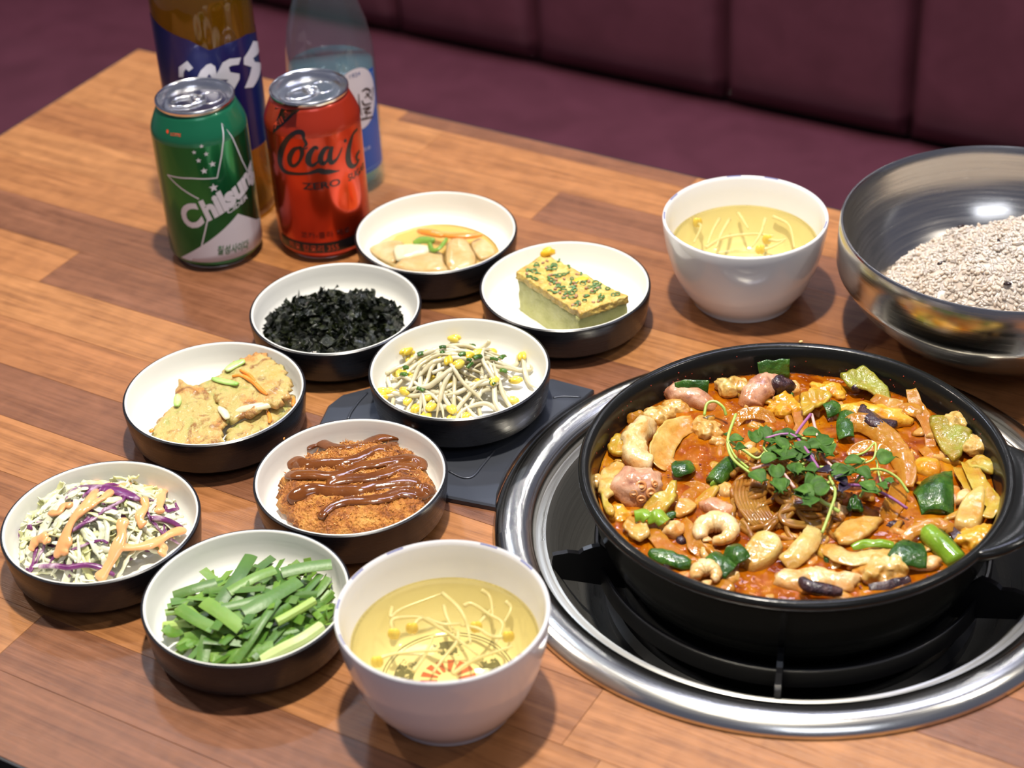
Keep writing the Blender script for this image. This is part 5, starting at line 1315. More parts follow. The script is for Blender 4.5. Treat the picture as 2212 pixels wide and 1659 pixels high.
# ------------------------------------------------------------------ soup bowls
RS, HS = 54.24, 62.74
def bowl_mat():
    k = N('soup_bowl_white')
    p = k.coord(); sx = k.n('SeparateXYZ', {0: p})
    X, Y, Z = sx.outputs
    r = k.math('SQRT', k.math('ADD', k.math('MULTIPLY', X, X), k.math('MULTIPLY', Y, Y)))
    ang = k.math('ARCTAN2', Y, X)
    low = k.math('LESS_THAN', Z, 0.0195)
    up = k.math('GREATER_THAN', Z, 0.0135)
    low = k.math('MULTIPLY', low, up)
    def band(v, lo, hi): return k.math('MULTIPLY', k.math('GREATER_THAN', v, lo), k.math('LESS_THAN', v, hi))
    # thin double ring
    rings = k.math('ADD', band(r, .0326, .0332), band(r, .0340, .0346))
    # flower: red petals
    pet = k.math('SINE', k.math('MULTIPLY', ang, 14.0))
    petals = k.math('MULTIPLY', k.math('GREATER_THAN', pet, -.35), band(r, .0055, .0145))
    # leaf sprays
    jag = k.math('ADD', k.noise(k.mapping(p, scale=(1, 1, 0)), 260, 3, .7), k.math('MULTIPLY', k.math('SINE', k.math('MULTIPLY', ang, 5.0)), .16))
    leaves = k.math('MULTIPLY', k.math('GREATER_THAN', jag, .56), band(r, .0180, .0285))
    dark = k.math('MULTIPLY', k.math('MAXIMUM', rings, leaves), low)
    red = k.math('MULTIPLY', petals, low)
    col = k.mix(dark, (0.80, 0.79, 0.80), (0.03, 0.045, 0.03))
    col = k.mix(red, col, (0.55, 0.03, 0.008))
    # blue dashes on the rim
    dash = k.math('GREATER_THAN', k.math('SINE', k.math('MULTIPLY', ang, 13.0)), .35)
    dash = k.math('MULTIPLY', dash, k.math('GREATER_THAN', k.noise(k.n('CombineXYZ', {0: ang, 1: 0.0, 2: 0.0}).outputs[0], 1.4, 1), .5))
    rim = k.math('MULTIPLY', band(r, .0524, .0533), k.math('GREATER_THAN', Z, .0608))
    col = k.mix(k.math('MULTIPLY', rim, dash), col, (0.20, 0.22, 0.42))
    return k.done(k.bsdf(col=col, rough=.16, spec=.5, coat=.3, coatr=.06))
BOWLW = bowl_mat()
SOUP = clear('soup_broth', (0.98, 0.945, 0.75), (0.80, 0.69, 0.36), 0.12, 0.02, 0.06)
bowl_prof = [(0, 14), (33, 14.3), (36.5, 16), (40, 19.5), (43.6, 26), (47.5, 38), (50.3, 52), (51.6, 60), (52.2, 62.0), (53.0, 62.7), (53.9, 62.3), (54.2, 61), (53.6, 54), (51.8, 42), (48, 27), (43, 15), (37.5, 6.5), (34.5, 3), (34, .4), (32.5, 0.1), (31, 1.6), (0, 2.0)]
soups = {'front': (-41.1, 739.8), 'back': (158.5, 1110.1)}
LV = {'front': 41.0, 'back': 42.0}
b0 = None
for k, (x, y) in soups.items():
    lab = {'front': 'white bowl of clear bean sprout soup at the front edge of the table', 'back': 'white bowl of clear bean sprout soup beside the steel rice bowl'}[k]
    t = thing('soup_bowl', lab, 'bowl', (x, y, 0), 'white soup bowls')
    if b0 is None: b0 = obj('body', lathe(bowl_prof, 112, (x, y)), BOWLW, t, sharp=60)
    else: again(b0, t)
    t.rotation_euler = (0, 0, 0.0 if k == 'front' else 0.5)
    h = LV[k]
    rr_ = 47.5 + (h - 38) / 14 * 2.8 - .25
    sb = lathe([(0, h - .5), (rr_ - 4, h - .5), (rr_ - 1.2, h - .2), (rr_, h + .6), (46.8, 37), (43.2, 26.2), (39.7, 19.9), (36.2, 16.4), (33, 14.6), (0, 14.4)], 96, (x, y))
    item('soup_broth', sb, SOUP, 'clear yellow soup in the front white bowl' if k == 'front' else 'clear yellow soup in the white bowl by the rice', 'soup')
zf_ = crop(700, 1140, 3.317); zg = crop(1400, 300, 2.724)
def soup_sprouts(zf, specs, h, where, c):
    for pts, head in specs:
        P = []
        for x, y, z in pts:
            q = at(*zf(x, y), h - 2.2 + z * 1.0)
            w = Vector((q.x - c[0], q.y - c[1], 0)); lim = 40 if z < -12 else 44
            if w.length > lim: w *= lim / w.length; q.x = c[0] + w.x; q.y = c[1] + w.y
            P.append(q)
        t = thing('soup_sprout', ('yellow-headed' if head else 'pale headless') + ' bean sprout %s of the %s' % (zone(c, P[len(P) // 2].x, P[len(P) // 2].y, 44), where), 'bean sprout', (P[0].x, P[0].y, min(p.z for p in P)), 'bean sprouts in the ' + where)
        obj('stem', tube(P, lambda u: 1.25 * (1 - .5 * u), 7, 6), BST, t)
        if head:
            for q in (1, -1): obj('bean_half', blob(P[0] + Vector((q * 1.0, 0, -.2)), (2.4, 1.9, 3.6), q * .3, .08, .2, 12, 8), BHD, t)
soup_sprouts(zf_, [
 ([(630, 720, -2), (700, 650, -1), (850, 690, -1), (980, 690, -2)], True),
 ([(500, 760, -3), (490, 660, -2), (640, 640, -1), (760, 650, -1)], True),
 ([(850, 470, -2), (960, 570, 0), (1020, 680, 0), (1050, 830, -1)], False),
 ([(1320, 780, -2), (1200, 780, -2), (1100, 720, -2), (980, 700, -3)], True),
 ([(700, 640, -1), (800, 700, -1), (930, 780, -1), (1100, 910, -1)], False),
 ([(1000, 560, -1), (1060, 545, -1), (1180, 620, -2), (1280, 690, -2), (1230, 830, -3)], False),
 ([(1180, 370, 0), (1190, 500, -2), (1210, 640, -3)], False),
 ([(470, 560, -4), (480, 640, -4), (560, 580, -4), (850, 470, -2)], False),
 ([(1370, 480, -1), (1340, 580, -3), (1290, 680, -5)], False),
 ([(380, 960, -4), (440, 920, -3), (600, 890, -3), (850, 880, -3)], True),
 ([(640, 1030, -4), (720, 920, -4), (790, 760, -4)], False),
 ([(920, 1050, -3), (1050, 960, -2), (1200, 900, -2), (1350, 850, -3)], False),
 ([(960, 740, -1), (950, 820, -2), (860, 930, -3), (780, 1040, -4)], False),
 ([(860, 560, -5), (880, 640, -5), (940, 760, -5)], False),
 ([(1090, 710, -4), (1150, 640, -4), (1220, 560, -5)], True)], LV['front'], 'front soup', soups['front'])
soup_sprouts(zg, [
 ([(700, 590, -3), (760, 600, -2), (810, 590, -2)], True),
 ([(660, 650, -3), (720, 640, -2), (800, 600, -2)], True),
 ([(530, 435, -1), (560, 480, -2), (590, 530, -4)], False),
 ([(690, 470, -1), (660, 560, -2), (610, 640, -4)], False),
 ([(270, 480, -1), (310, 520, -2), (270, 610, -4)], True),
 ([(420, 470, -1), (380, 540, -2), (350, 620, -4)], False),
 ([(760, 430, -1), (830, 510, -2), (860, 640, -4)], False),
 ([(340, 640, -5), (450, 580, -4), (620, 560, -4), (740, 570, -4)], False),
 ([(480, 470, -3), (430, 560, -4), (400, 640, -5)], False)], LV['back'], 'rice-side soup', soups['back'])

# ------------------------------------------------------------------ rice bowl
RX, RY, RZ = 314.7, 1051.7, 80.0
rbw = thing('steel_rice_bowl', 'large brushed stainless steel bowl of rice behind the pan', 'bowl', (RX, RY, 0))
obj('body', lathe([(0, 9), (30, 9.2), (48, 13), (68, 23), (84, 37), (93.5, 51), (97.5, 62), (99.8, 74), (100.6, 78.6), (101.6, 80.2), (102.8, 80.2), (103.5, 79), (104.3, 66), (104.4, 52), (103.8, 49.4), (101.5, 46), (94, 34), (80, 20), (62, 9), (46, 3), (44, 1.5), (43, 0.1), (41, .2), (40, 2), (0, 3)], 160, (RX, RY)), BOWL_STEEL, rbw, sharp=28)
RICE = food('rice', even([(0.50, 0.39, 0.30), (0.56, 0.46, 0.37), (0.61, 0.53, 0.45)]), 40, .32, .5, .1, .1, 300, sscale=.006, radius=(1, .85, .7))
BLKR = plain('black_rice', (0.02, 0.008, 0.008), .25)
zr = crop(1900, 430, 7.09)
rg = random.Random(77)
rice_c = Vector((RX + 26, RY - 10, 0))
def bowl_floor(x, y):
    r = math.hypot(x - RX, y - RY)
    prof = [(0, 9), (30, 9.2), (48, 13), (68, 23), (84, 37), (93.5, 51), (97.5, 62), (99.8, 74)]
    for (r0, z0), (r1, z1) in zip(prof, prof[1:]):
        if r <= r1: return z0 + (z1 - z0) * (r - r0) / (r1 - r0)
    return 80
def rice_h(x, y):
    d = math.hypot((x - rice_c.x) / 97, (y - rice_c.y) / 78)
    h = 70 - 36 * min(1.3, d) ** 2.4
    h += 10 * math.exp(-(((x - (RX + 22)) / 17) ** 2 + ((y - (RY + 2)) / 15) ** 2))
    h += 5.5 * noise.noise(Vector((x, y, 0)) * .06) + 2.5 * noise.noise(Vector((x, y, 5)) * .16)
    return h
def grain(c, L, W, ax):
    V = []; Fc = []; nu, nv = 7, 5
    q = ax.to_track_quat('X', 'Z').to_matrix()
    V.append(c + q @ Vector((L, 0, 0)))
    for j in range(1, nv):
        b = PI * j / nv
        for i in range(nu): V.append(c + q @ Vector((L * math.cos(b), W * math.sin(b) ** .8 * math.cos(2 * PI * i / nu), W * math.sin(b) ** .8 * math.sin(2 * PI * i / nu))))
    V.append(c - q @ Vector((L, 0, 0))); e = len(V) - 1
    for i in range(nu):
        i2 = (i + 1) % nu; Fc.append((0, 1 + i, 1 + i2)); Fc.append((e, e - nu + i2, e - nu + i))
        for j in range(nv - 2):
            a = 1 + j * nu; Fc.append((a + i, a + nu + i, a + nu + i2, a + i2))
    return V, Fc
parts = []
# core of the mound
GV = []; GF = []; gn = 60
for j in range(gn + 1):
    for i in range(gn + 1):
        x = RX - 98 + 196 * i / gn; y = RY - 98 + 196 * j / gn
        r = math.hypot(x - RX, y - RY)
        if r > 97: x = RX + (x - RX) * 97 / r; y = RY + (y - RY) * 97 / r
        f = bowl_floor(x, y) + .5
        GV.append(Vector((x, y, max(f - 3.0, rice_h(x, y) + .25) if rice_h(x, y) > f else f - 3.0)))
for j in range(gn):
    for i in range(gn):
        q = j * (gn + 1) + i
        qs = (q, q + 1, q + gn + 2, q + gn + 1)
        if any(rice_h(GV[w].x, GV[w].y) > bowl_floor(GV[w].x, GV[w].y) for w in qs): GF.append(qs)
gl_ = len(GV); used = set(w for q in GF for w in q); ec = {}
for q in GF:
    for a_, b_ in zip(q, q[1:] + q[:1]): ec[(a_, b_)] = 1
side_ = [(b_, a_, a_ + gl_, b_ + gl_) for (a_, b_) in ec if (b_, a_) not in ec]
GV2 = [Vector((v.x, v.y, v.z - 5)) for v in GV]
parts.append((GV + GV2, GF + [tuple(w + gl_ for w in reversed(q)) for q in GF] + side_))
cnt = 0
while cnt < 5200:
    a = rg.uniform(0, 2 * PI); r = 96 * math.sqrt(rg.random()); x = RX + r * math.cos(a); y = RY + r * math.sin(a)
    h = rice_h(x, y); f = bowl_floor(x, y)
    cnt += 1
    if h < f + 1.2 or r > 95.5: continue
    if y > RY + 60 or x > RX + 75: continue
    ax = Vector((rg.gauss(0, 1), rg.gauss(0, 1), rg.gauss(0, .55))).normalized()
    parts.append(grain(Vector((x, y, h + rg.uniform(-.6, .25))), rg.uniform(2.5, 3.5), rg.uniform(1.0, 1.4), ax))
core_ = join(*parts)
loose = []
while len(loose) < 500:
    a = rg.uniform(0, 2 * PI); r = 95 * math.sqrt(rg.random()); x = RX + r * math.cos(a); y = RY + r * math.sin(a); h = rice_h(x, y)
    if h < bowl_floor(x, y) + 2 or y > RY + 60 or x > RX + 75: continue
    loose.append(grain(Vector((x, y, h + rg.uniform(.2, 1.2))), rg.uniform(2.3, 3.2), rg.uniform(1.0, 1.35), Vector((rg.gauss(0, 1), rg.gauss(0, 1), rg.gauss(0, .4))).normalized()))
item('rice', join(core_, *loose), RICE, 'mound of sticky off-white rice in the steel bowl', 'rice', None, 'stuff')
for i, (x, y, a, lab) in enumerate(((1820, 655, 1.4, 'small upright black rice grain at the right of the rice'), (940, 985, .1, 'dark grain in the middle of the rice slope'), (1960, 1300, -.4, 'glossy black grain near the steel rim at the right'), (350, 900, 1.0, 'black grain sliver at the left of the rice'), (500, 605, .1, 'dark grain at the upper left of the rice'), (1240, 420, .2, 'dark grain at the top edge of the rice'))):
    z = 60
    for _ in range(8): q = at(*zr(x, y), z); z = .5 * z + .5 * rice_h(q.x, q.y)
    c = at(*zr(x, y), z + 1.2)
    item('black_rice_grain', grain(c, 2.7, 1.25, Vector((math.cos(a), math.sin(a), .2))), BLKR, lab, 'rice grain')

# ------------------------------------------------------------------ printing on round things
def cyl_hit(px, py, c, R):
    d = ray(px, py); o = Vector((0, 0, CAM_H))
    A = d.x * d.x + d.y * d.y; B = 2 * (d.x * (o.x - c[0]) + d.y * (o.y - c[1])); Cc = (o.x - c[0]) ** 2 + (o.y - c[1]) ** 2 - R * R
    D = B * B - 4 * A * Cc
    t = (-B - math.sqrt(max(D, 0))) / (2 * A)
    p = o + d * t
    ph = math.atan2(p.y - c[1], p.x - c[0]) - math.atan2(-c[1], -c[0])
    ph = (ph + PI) % (2 * PI) - PI
    return Vector((R * ph, p.z))
class Print:
    """flat print wrapped on a round body: works in (s, h) mm, s to the right of the line facing the camera"""
    def __init__(s, c, R, zf, prof=None):
        s.c = c; s.R = R; s.zf = zf; s.prof = prof; s.a0 = math.atan2(-c[1], -c[0])
    def sh(s, x, y): return cyl_hit(*s.zf(x, y), s.c, s.R)
    def rad(s, h):
        if not s.prof: return s.R
        for (r0, z0), (r1, z1) in zip(s.prof, s.prof[1:]):
            if min(z0, z1) <= h <= max(z0, z1): return r0 + (r1 - r0) * (h - z0) / (z1 - z0 + 1e-9)
        return s.R
    def wrap(s, V2, F2, off, name, mat, parent, step=2.0):
        bm = bmesh.new()
        vs = [bm.verts.new((v[0], v[1], 0)) for v in V2]
        for f in F2:
            try: bm.faces.new([vs[i] for i in f])
            except ValueError: pass
        xs = [v[0] for v in V2]; ys = [v[1] for v in V2]
        x = math.floor(min(xs)) + step
        while x < max(xs):
            bmesh.ops.bisect_plane(bm, geom=bm.verts[:] + bm.edges[:] + bm.faces[:], plane_co=(x, 0, 0), plane_no=(1, 0, 0)); x += step
        if s.prof:
            for r, z in s.prof:
                if min(ys) < z < max(ys): bmesh.ops.bisect_plane(bm, geom=bm.verts[:] + bm.edges[:] + bm.faces[:], plane_co=(0, z, 0), plane_no=(0, 1, 0))
        bm.verts.index_update()
        V = []
        for v in bm.verts:
            a = s.a0 + v.co.x / s.R; r = s.rad(v.co.y) + off
            V.append(Vector((s.c[0] + r * math.cos(a), s.c[1] + r * math.sin(a), v.co.y + parent_z)))
        Fc = [tuple(v.index for v in f.verts) for f in bm.faces]
        bm.free()
        return obj(name, (V, Fc), mat, parent)
    def poly(s, pts, off, name, mat, parent):
        P = [Vector((p[0], p[1], 0)) for p in pts]
        F2 = [tuple(f) for f in tessellate_polygon([P])]
        return s.wrap(pts, F2, off, name, mat, parent)
    def strokes(s, lines, off, name, mat, parent, k=6):
        V2 = []; F2 = []
        for pts, w in lines:
            P = spline([Vector((p[0], p[1], 0)) for p in pts], k) if k > 1 else [Vector((p[0], p[1], 0)) for p in pts]
            n = len(P); b = len(V2)
            for i, p in enumerate(P):
                t = (P[min(i + 1, n - 1)] - P[max(i - 1, 0)]).normalized(); nn = Vector((-t.y, t.x, 0))
                u = i / (n - 1)
                if isinstance(w, (list, tuple)):
                    q = u * (len(w) - 1); a = int(min(q, len(w) - 2)); ww = w[a] * (1 - q + a) + w[a + 1] * (q - a)
                else: ww = w
                V2 += [tuple((p + nn * ww * .5)[:2]), tuple((p - nn * ww * .5)[:2])]
            for i in range(n - 1): F2.append((b + 2 * i, b + 2 * i + 1, b + 2 * i + 3, b + 2 * i + 2))
        return s.wrap(V2, F2, off, name, mat, parent)
    def text(s, body, A, B, height, off, name, mat, parent, bold=0.0, shear=0.0):
        """baseline from A to B in (s, h)"""
        V2, F2 = text2d(body, bold, shear)
        x0 = min(v[0] for v in V2); x1 = max(v[0] for v in V2); y1 = max(v[1] for v in V2); y0 = 0
        ex = (Vector(B) - Vector(A)); L = ex.length; ex /= L; ey = Vector((-ex.y, ex.x))
        out = [Vector(A) + ex * ((v[0] - x0) / (x1 - x0) * L) + ey * (v[1] / y1 * height) for v in V2]
        return s.wrap([tuple(o) for o in out], F2, off, name, mat, parent, 1.5)
parent_z = 0.0
def text2d(body, bold, shear):
    cu = bpy.data.curves.new('t', 'FONT'); cu.body = body; cu.offset = bold; cu.shear = shear; cu.resolution_u = 4
    ob = bpy.data.objects.new('t', cu); COL.objects.link(ob)
    dg = bpy.context.evaluated_depsgraph_get(); dg.update()
    me = bpy.data.meshes.new_from_object(ob.evaluated_get(dg))
    V2 = [(v.co.x, v.co.y) for v in me.vertices]; F2 = [tuple(p.vertices) for p in me.polygons]
    bpy.data.objects.remove(ob); bpy.data.curves.remove(cu); bpy.data.meshes.remove(me)
    return V2, F2
def star2d(c, R, r, rot=PI / 2, n=5):
    return [(c[0] + (R if i % 2 == 0 else r) * math.cos(rot + PI * i / n), c[1] + (R if i % 2 == 0 else r) * math.sin(rot + PI * i / n)) for i in range(2 * n)]

# ------------------------------------------------------------------ cans
ALU = plain('can_aluminium', (0.78, 0.78, 0.80), 0.20, 1.0)
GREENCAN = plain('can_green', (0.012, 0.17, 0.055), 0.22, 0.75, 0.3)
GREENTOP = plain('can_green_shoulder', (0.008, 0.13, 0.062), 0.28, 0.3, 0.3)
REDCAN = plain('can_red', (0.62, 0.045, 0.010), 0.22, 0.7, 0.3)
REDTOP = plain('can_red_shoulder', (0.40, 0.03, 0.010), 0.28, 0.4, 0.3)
PRW = plain('print_white', (0.62, 0.60, 0.66), 0.35)
PRK = plain('print_black', (0.010, 0.008, 0.010), 0.3)
PRG = plain('print_green', (0.015, 0.12, 0.03), 0.35)
PRR = plain('print_red', (0.62, 0.06, 0.02), 0.35)
can_prof = [(26.6, 0), (29.5, 3.2), (33, 9), (33.1, 100.5), (32.2, 104.5), (27.0, 116.5)]
def can(name, label, c, mb, ms):
    t = thing(name, label, 'can', (c[0], c[1], 0))
    bd = obj('body', lathe([(0, 5), (22, 3), (25.4, 0.2), (26.4, 0.2), (29.5, 3.0), (32, 6.2), (33, 9), (33.05, 60), (33.1, 98.5)], 96, c), mb, t, sharp=60)
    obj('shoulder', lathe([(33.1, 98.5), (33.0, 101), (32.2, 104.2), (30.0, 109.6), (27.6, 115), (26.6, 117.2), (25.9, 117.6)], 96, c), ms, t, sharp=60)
    obj('lid', lathe([(25.7, 117.4), (26.6, 118.2), (27.2, 120.2), (27.1, 121.4), (26.4, 122), (25.6, 121.7), (25.0, 120.2), (24.2, 116.4), (23.2, 115.6), (22.2, 116.4), (21.6, 117.4), (20.5, 117.6), (14, 117.4), (0, 117.4), (0, 116.6), (24, 114.8), (25.7, 117.4)], 96, c), ALU, t, sharp=50)
    obj('bottom_rim', lathe([(24.8, 0.3), (25.5, -0.0), (26.5, 0.0), (27.2, .5), (28.6, 1.9), (28.0, 2.1), (25.5, .6), (24.8, .3)], 96, c), ALU, t)
    return t, bd
def tab(t, c, ang):
    """pull tab: flat ring lever with a finger hole, and its rivet"""
    d = Vector((math.cos(ang), math.sin(ang), 0)); s = Vector((-d.y, d.x, 0)); o = Vector((c[0], c[1], 118.4))
    P = []
    for i in range(28):
        a = 2 * PI * i / 28
        x = 12.0 * math.cos(a); y = (7.6 if x < 0 else 7.0) * math.sin(a)
        P.append(o + d * (x - 5.5) + s * y)
    pts = P + [P[0], P[1]]
    obj('pull_tab', sweep(pts, lambda u: [(1.3 * math.cos(2 * PI * j / 6), .7 * math.sin(2 * PI * j / 6)) for j in range(6)]), ALU, t)
    obj('tab_bridge', tube([o + d * -1 + s * 6.6, o + d * -1.4, o + d * -1 - s * 6.6], 1.9, 8, 4, .4), ALU, t)
    obj('rivet', lathe([(0, 119.6), (2.2, 119.5), (3.0, 118.9), (3.2, 117.4), (0, 117.3)], 20, (o.x + d.x * 1.5, o.y + d.y * 1.5)), ALU, t)
    obj('opening_score', sweep([o + d * (9.5 + 8.5 * math.cos(2 * PI * i / 28)) + s * 8.5 * math.sin(2 * PI * i / 28) - Vector((0, 0, .9)) for i in range(30)], lambda u: [(.5 * math.cos(2 * PI * j / 6), .3 * math.sin(2 * PI * j / 6)) for j in range(6)]), ALU, t)
GC = (-204.6, 1210.8); RC = (-127.1, 1214.9)
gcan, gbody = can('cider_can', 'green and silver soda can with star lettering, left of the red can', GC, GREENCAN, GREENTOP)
tab(gcan, GC, 0.3)
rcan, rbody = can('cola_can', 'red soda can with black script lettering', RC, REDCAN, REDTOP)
tab(rcan, RC, 0.6)
z4 = crop(0, 0, 2.676)
gp = Print(GC, 33.08, z4, can_prof)
S2 = lambda pr, pts: [pr.sh(*p) for p in pts]
# silver foot of the print
base_line = S2(gp, [(1050, 1485), (1375, 1235), (1478, 1268)])
gp.poly([tuple(base_line[0]), tuple(base_line[1]), tuple(base_line[2]), (46, 24), (46, 4.5), (base_line[0].x - 3, 4.5)], .10, 'silver_print', PRW, gbody)
# star outline
for ln in ([(968, 1010), (1110, 1030), (1255, 1028), (1280, 900), (1300, 722), (1345, 800), (1400, 930), (1430, 990)], [(968, 1010), (1050, 1090), (1150, 1150)], [(1200, 1270), (1185, 1340), (1165, 1425)]):
    gp.strokes([(S2(gp, ln), 1.0)], .12, 'star_outline', PRW, gbody, 1)
for x, y, r in ((1165, 845, 1.7), (1122, 880, 1.7), (1192, 890, 1.9), (1148, 928, 2.0), (1228, 948, 2.6), (1180, 988, 2.6), (1235, 1085, 3.4)):
    c2 = gp.sh(x, y); gp.poly(star2d(c2, r, r * .42), .14, 'star', PRW, gbody)
def unit(a, b): v = Vector(b) - Vector(a); return v / v.length
e = unit(gp.sh(1195, 1275), gp.sh(1395, 1130))
gp.text('C', gp.sh(1085, 1322), gp.sh(1085, 1322) + e * 16.5, 17.5, .16, 'lettering', PRW, gbody, .045, .15)
hA = gp.sh(1196, 1275)
gp.text('hilsung', hA, hA + e * 54, 15.5, .16, 'lettering', PRW, gbody, .055, .15)
cA = gp.sh(1318, 1236)
gp.text('CIDER', cA, cA + unit(cA, gp.sh(1440, 1130)) * 19, 3.6, .16, 'lettering', PRW, gbody, .03, .2)
kA = gp.sh(1258, 1468)
gp.text('칠성사이다', kA, kA + unit(kA, gp.sh(1470, 1412)) * 24, 6.6, .2, 'lettering', PRG, gbody, .02, .15)
lA = gp.sh(978, 788)
gp.text('LOTTE', lA, lA + Vector((8.2, 0)), 1.9, .2, 'lettering', PRR, gbody, .01)
gp.poly(star2d(gp.sh(955, 768), 1.5, 1.0, PI / 2, 6), .2, 'logo_mark', PRR, gbody)
sA = gp.sh(985, 1430)
gp.text('355 mL', sA, sA + Vector((0, 14)), 1.6, .2, 'lettering', plain('print_gold', (0.30, 0.25, 0.06), .4), gbody)
# cola print
z1 = crop(300, 0, 2.765)
rp = Print(RC, 33.08, z1, can_prof)
def rs(pts): return S2(rp, pts)
rp.strokes([
 (rs([(985, 830), (975, 795), (930, 795), (880, 840), (848, 910), (843, 975), (870, 1022), (930, 1038), (1010, 1036)]), [1.74, 3.48, 2.90, 3.77, 4.93, 4.64, 3.48, 2.32, 1.89]),
 (rs([(985, 830), (1000, 860), (985, 880)]), [2.03, 2.32, 0.87]),
 (rs([(1010, 1036), (1080, 1018), (1130, 1030), (1200, 1018)]), [1.89, 3.48, 2.90, 0.58]),
 (rs([(960, 880), (925, 895), (900, 940), (905, 980), (930, 990), (960, 960), (975, 910), (960, 880), (990, 890), (1010, 880)]), [1.74, 3.19, 4.06, 3.77, 2.61, 2.03, 3.19, 2.03, 1.16, 0.72]),
 (rs([(1070, 890), (1050, 880), (1020, 920), (1012, 965), (1035, 988), (1070, 965), (1095, 930)]), [2.32, 2.32, 4.06, 4.35, 2.61, 1.45, 1.16]),
 (rs([(1140, 880), (1110, 890), (1085, 940), (1095, 975), (1120, 965), (1145, 915), (1155, 875)]), [1.74, 3.19, 4.06, 3.48, 2.03, 1.74, 2.03]),
 (rs([(1155, 875), (1140, 930), (1150, 972), (1185, 945), (1215, 880)]), [2.32, 3.77, 3.48, 1.74, 0.87]),
 (rs([(1225, 845), (1240, 835)]), [2.32, 2.32]),
 (rs([(1305, 770), (1280, 800), (1258, 870), (1250, 940), (1262, 985), (1290, 990), (1318, 950)]), [2.03, 2.32, 4.35, 5.22, 4.35, 2.61, 1.45]),
 (rs([(1318, 900), (1300, 930), (1305, 960)]), [2.32, 3.19, 2.32]),
], .14, 'script_lettering', PRK, rbody)
wm = rp.sh(1110, 1035)
rp.poly([tuple(q) for q in rs([(1050, 1015), (1130, 1010), (1190, 1018), (1120, 1042), (1085, 1038)])], .14, 'script_flourish', PRK, rbody)
zA = rp.sh(978, 1130); zB = rp.sh(1205, 1100)
rp.text('ZERO', zA, Vector((zB.x, zA.y)), 5.2, .14, 'lettering', PRK, rbody, .02)
sA = rp.sh(1252, 1086)
rp.text('SUGAR', Vector((sA.x, zA.y)), Vector((sA.x + 22, zA.y)), 5.2, .14, 'lettering', PRK, rbody, .02)
rp.poly([tuple(q) for q in [rp.sh(815, 640), rp.sh(965, 655), rp.sh(800, 800)]], .12, 'black_corner', PRK, rbody)
tA = rp.sh(812, 775); tB = rp.sh(905, 675)
rp.text('제로', tA, tB, 4.0, .16, 'lettering', PRR, rbody, .01)
rp.poly([(-40, 17), (-40, 8.6), (44, 8.6), (44, 17)], .10, 'black_band', PRK, rbody)
bA = rp.sh(900, 1460); rp.text('제로 칼로리 355', Vector((bA.x, 10.2)), Vector((bA.x + 38, 10.2)), 5.0, .14, 'lettering', PRR, rbody)
bA = rp.sh(965, 1380); rp.text('코카-콜라 제로', Vector((bA.x, 21)), Vector((bA.x + 36, 21)), 4.6, .14, 'lettering', PRK, rbody)

# ------------------------------------------------------------------ bottles
BG = at(497, 443, 0); BRr = 35.5
AMBER = clear('amber_glass', (0.74, 0.64, 0.16), (0.16, 0.11, 0.01), 0.2, 0.04, 0, 1.5)
BEER = clear('beer', (0.92, 0.72, 0.18), (0.60, 0.38, 0.03), 0.22, 0.05, 0, 1.2)
beer = thing('beer_bottle', 'brown beer bottle with a dark blue label behind the green can', 'bottle', (BG.x, BG.y, 0))
bprof = [(0, 4), (24, 3), (28, .4), (31, .2), (34.4, 3), (35.4, 8), (35.4, 168), (34, 182), (29, 198), (21, 214), (16.4, 228), (14.8, 244), (14.0, 262), (14.4, 264), (14.4, 270), (13.4, 272), (10.6, 272), (10.6, 244), (12.6, 228)]
obj('glass', lathe(bprof, 80, (BG.x, BG.y)), AMBER, beer, sharp=50)
obj('beer', lathe([(0, 5), (30, 5), (33.4, 9), (33.4, 168), (32, 181), (27, 197), (19, 213), (14.4, 227), (0, 227)], 64, (BG.x, BG.y)), BEER, beer)
obj('cap', lathe([(0, 276), (13.5, 275.6), (15.4, 273), (16, 266), (15, 265.4), (14.6, 271), (0, 272)], 42, (BG.x, BG.y)), plain('cap_blue', (0.02, 0.05, 0.25), .3, .5), beer)
BLUE = plain('label_navy', (0.008, 0.012, 0.11), 0.3, 0.35, 0.3)
bp = Print((BG.x, BG.y), 35.45, z1)
top = S2(bp, [(190, 165), (300, 240), (420, 300), (520, 260), (640, 205), (700, 185), (775, 125)])
lowh = bp.sh(690, 890).y
def label_poly(pr, top, low, extra):
    return [(-extra, top[0].y + 3), ] + [tuple(p) for p in top] + [(extra, top[-1].y - 2), (extra, low), (-extra, low)]
tp = [Vector((-60, top[0].y - 6)), Vector((-50, top[0].y + 4))] + top[1:-1] + [Vector((48, top[-1].y + 2)), Vector((60, top[-1].y - 6))]
pl_ = [tuple(p) for p in tp] + [(60, lowh), (-60, lowh)]
blab = bp.poly(pl_, .18, 'label', BLUE, beer)
# heavy slanted letters
def blk(pts): bp.poly([tuple(q) for q in S2(bp, pts)], .32, 'letter', PRW, blab)
blk([(630, 525), (680, 520), (740, 375), (690, 370), (680, 345), (715, 300), (740, 245), (680, 245), (625, 345), (625, 385), (672, 400), (660, 450)][::-1])
blk([(505, 500), (560, 545), (600, 470), (600, 440), (545, 430), (535, 400), (555, 390), (595, 385), (608, 342), (540, 350), (500, 372), (465, 440), (470, 470), (535, 475)][::-1])
blk([(345, 470), (400, 470), (420, 440), (440, 470), (470, 470), (455, 395), (430, 378), (405, 385), (370, 420)][::-1])
blk([(240, 460), (240, 400), (290, 362), (325, 405), (300, 425), (280, 410), (268, 430), (268, 460)][::-1])
SG_ = at(741, 388, 0)
SOJUG = clear('pale_blue_glass', (0.86, 0.94, 0.95), (0.5, 0.65, 0.68), 0.05, 0.04, 0, 1.5)
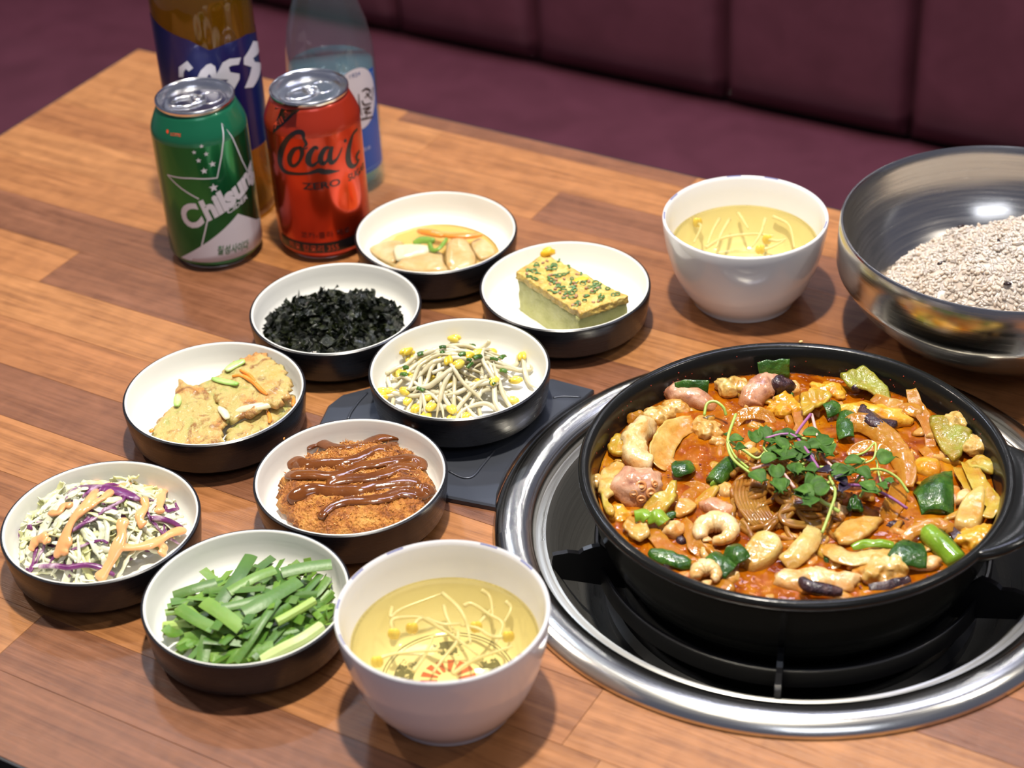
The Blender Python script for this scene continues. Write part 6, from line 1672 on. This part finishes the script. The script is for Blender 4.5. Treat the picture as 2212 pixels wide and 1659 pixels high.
SOJU = clear('soju', (0.72, 0.93, 0.96), (0.4, 0.7, 0.78), 0.12, 0.03, 0, 1.2)
soju = thing('soju_bottle', 'clear pale blue liquor bottle with blue label behind the red can', 'bottle', (SG_.x, SG_.y, 0))
obj('glass', lathe([(0, 5), (22, 4), (26, .4), (29, .2), (31.4, 3), (32.3, 8), (32.3, 96), (31.4, 112), (28.5, 128), (23.6, 144), (18.6, 160), (15.0, 174), (13.0, 190), (12.6, 205), (13.4, 206), (13.4, 214), (12.2, 215), (10.2, 215), (10.4, 190)], 80, (SG_.x, SG_.y)), SOJUG, soju, sharp=50)
sp_ = Print((SG_.x, SG_.y), 32.35, z1)
lvl = sp_.sh(1180, 295).y
obj('liquor', lathe([(0, 6), (27, 6), (30.6, 9), (30.6, min(lvl, 96)), (0, min(lvl, 96))], 64, (SG_.x, SG_.y)), SOJU, soju)
obj('cap', lathe([(0, 228), (12.8, 227.6), (14.2, 225), (14.4, 206), (13.6, 205.6), (13.4, 220), (0, 220)], 42, (SG_.x, SG_.y)), plain('cap_teal', (0.10, 0.35, 0.55), .3, .5), soju)
LBL = plain('label_blue', (0.015, 0.10, 0.42), 0.35, 0, 0.2)
LBL2 = plain('label_edge_blue', (0.16, 0.32, 0.62), 0.35)
hT = sp_.sh(1415, 345).y; hB = sp_.sh(1450, 955).y
tops_ = [(-34, hT - 3), (-15, hT - 1.5), (0, hT - .5), (20, hT + .5), (38, hT - 1)]
slab_ = sp_.poly([(-34, hT - 4)] + [(x, y) for x, y in tops_[1:]] + [(40, hB), (36, hB - 2), (-32, hB - 2), (-34, hB)], .15, 'label', LBL, soju)
sp_.strokes([([(-31, hB + 1), (-31, hT - 6), (0, hT - 3.4), (36, hT - 3.6), (36, hB + 1), (-31, hB + 1)], .8)], .25, 'label_border', LBL2, slab_, 1)
wc = sp_.sh(1290, 600); wr = abs(sp_.sh(1290, 430).y - sp_.sh(1290, 790).y) / 2; wcx = sp_.sh(1410, 600).x - 19
sp_.poly([(wcx + 19 * math.cos(2 * PI * i / 40), wc.y + (wr + 1) * math.sin(2 * PI * i / 40)) for i in range(40)], .28, 'white_disc', PRW, slab_)
nA = sp_.sh(1258, 470)
sp_.text('1924', nA, nA + Vector((9, 0)), 3.2, .4, 'lettering', plain('print_blue', (0.03, 0.08, 0.25), .4), slab_)
sp_.strokes([
 (S2(sp_, [(1330, 545), (1355, 530), (1380, 545), (1345, 585)]), [1.2, 1.8, 1.6, .8]), (S2(sp_, [(1355, 555), (1385, 590)]), [1.4, .9]), (S2(sp_, [(1395, 520), (1390, 600)]), [1.6, 1.0]),
 (S2(sp_, [(1330, 600), (1345, 625), (1385, 615)]), [1.4, 1.6, 1.0]), (S2(sp_, [(1335, 650), (1380, 640), (1345, 670), (1385, 672)]), [1.4, 1.6, 1.2, 1.4]), (S2(sp_, [(1360, 675), (1355, 700)]), [1.2, 1.0]), (S2(sp_, [(1325, 712), (1395, 695)]), [1.6, 1.2]),
 (S2(sp_, [(1310, 560), (1315, 620), (1330, 690)]), [.8, 1.3, .8])], .4, 'brush_lettering', PRK, slab_)
bA = sp_.sh(1340, 905); sp_.text('진로', bA, bA + Vector((7, 0)), 2.6, .35, 'lettering', PRW, slab_)

# tidy the helper property
for o in scn.objects:
    if 'org' in o.keys(): del o['org']
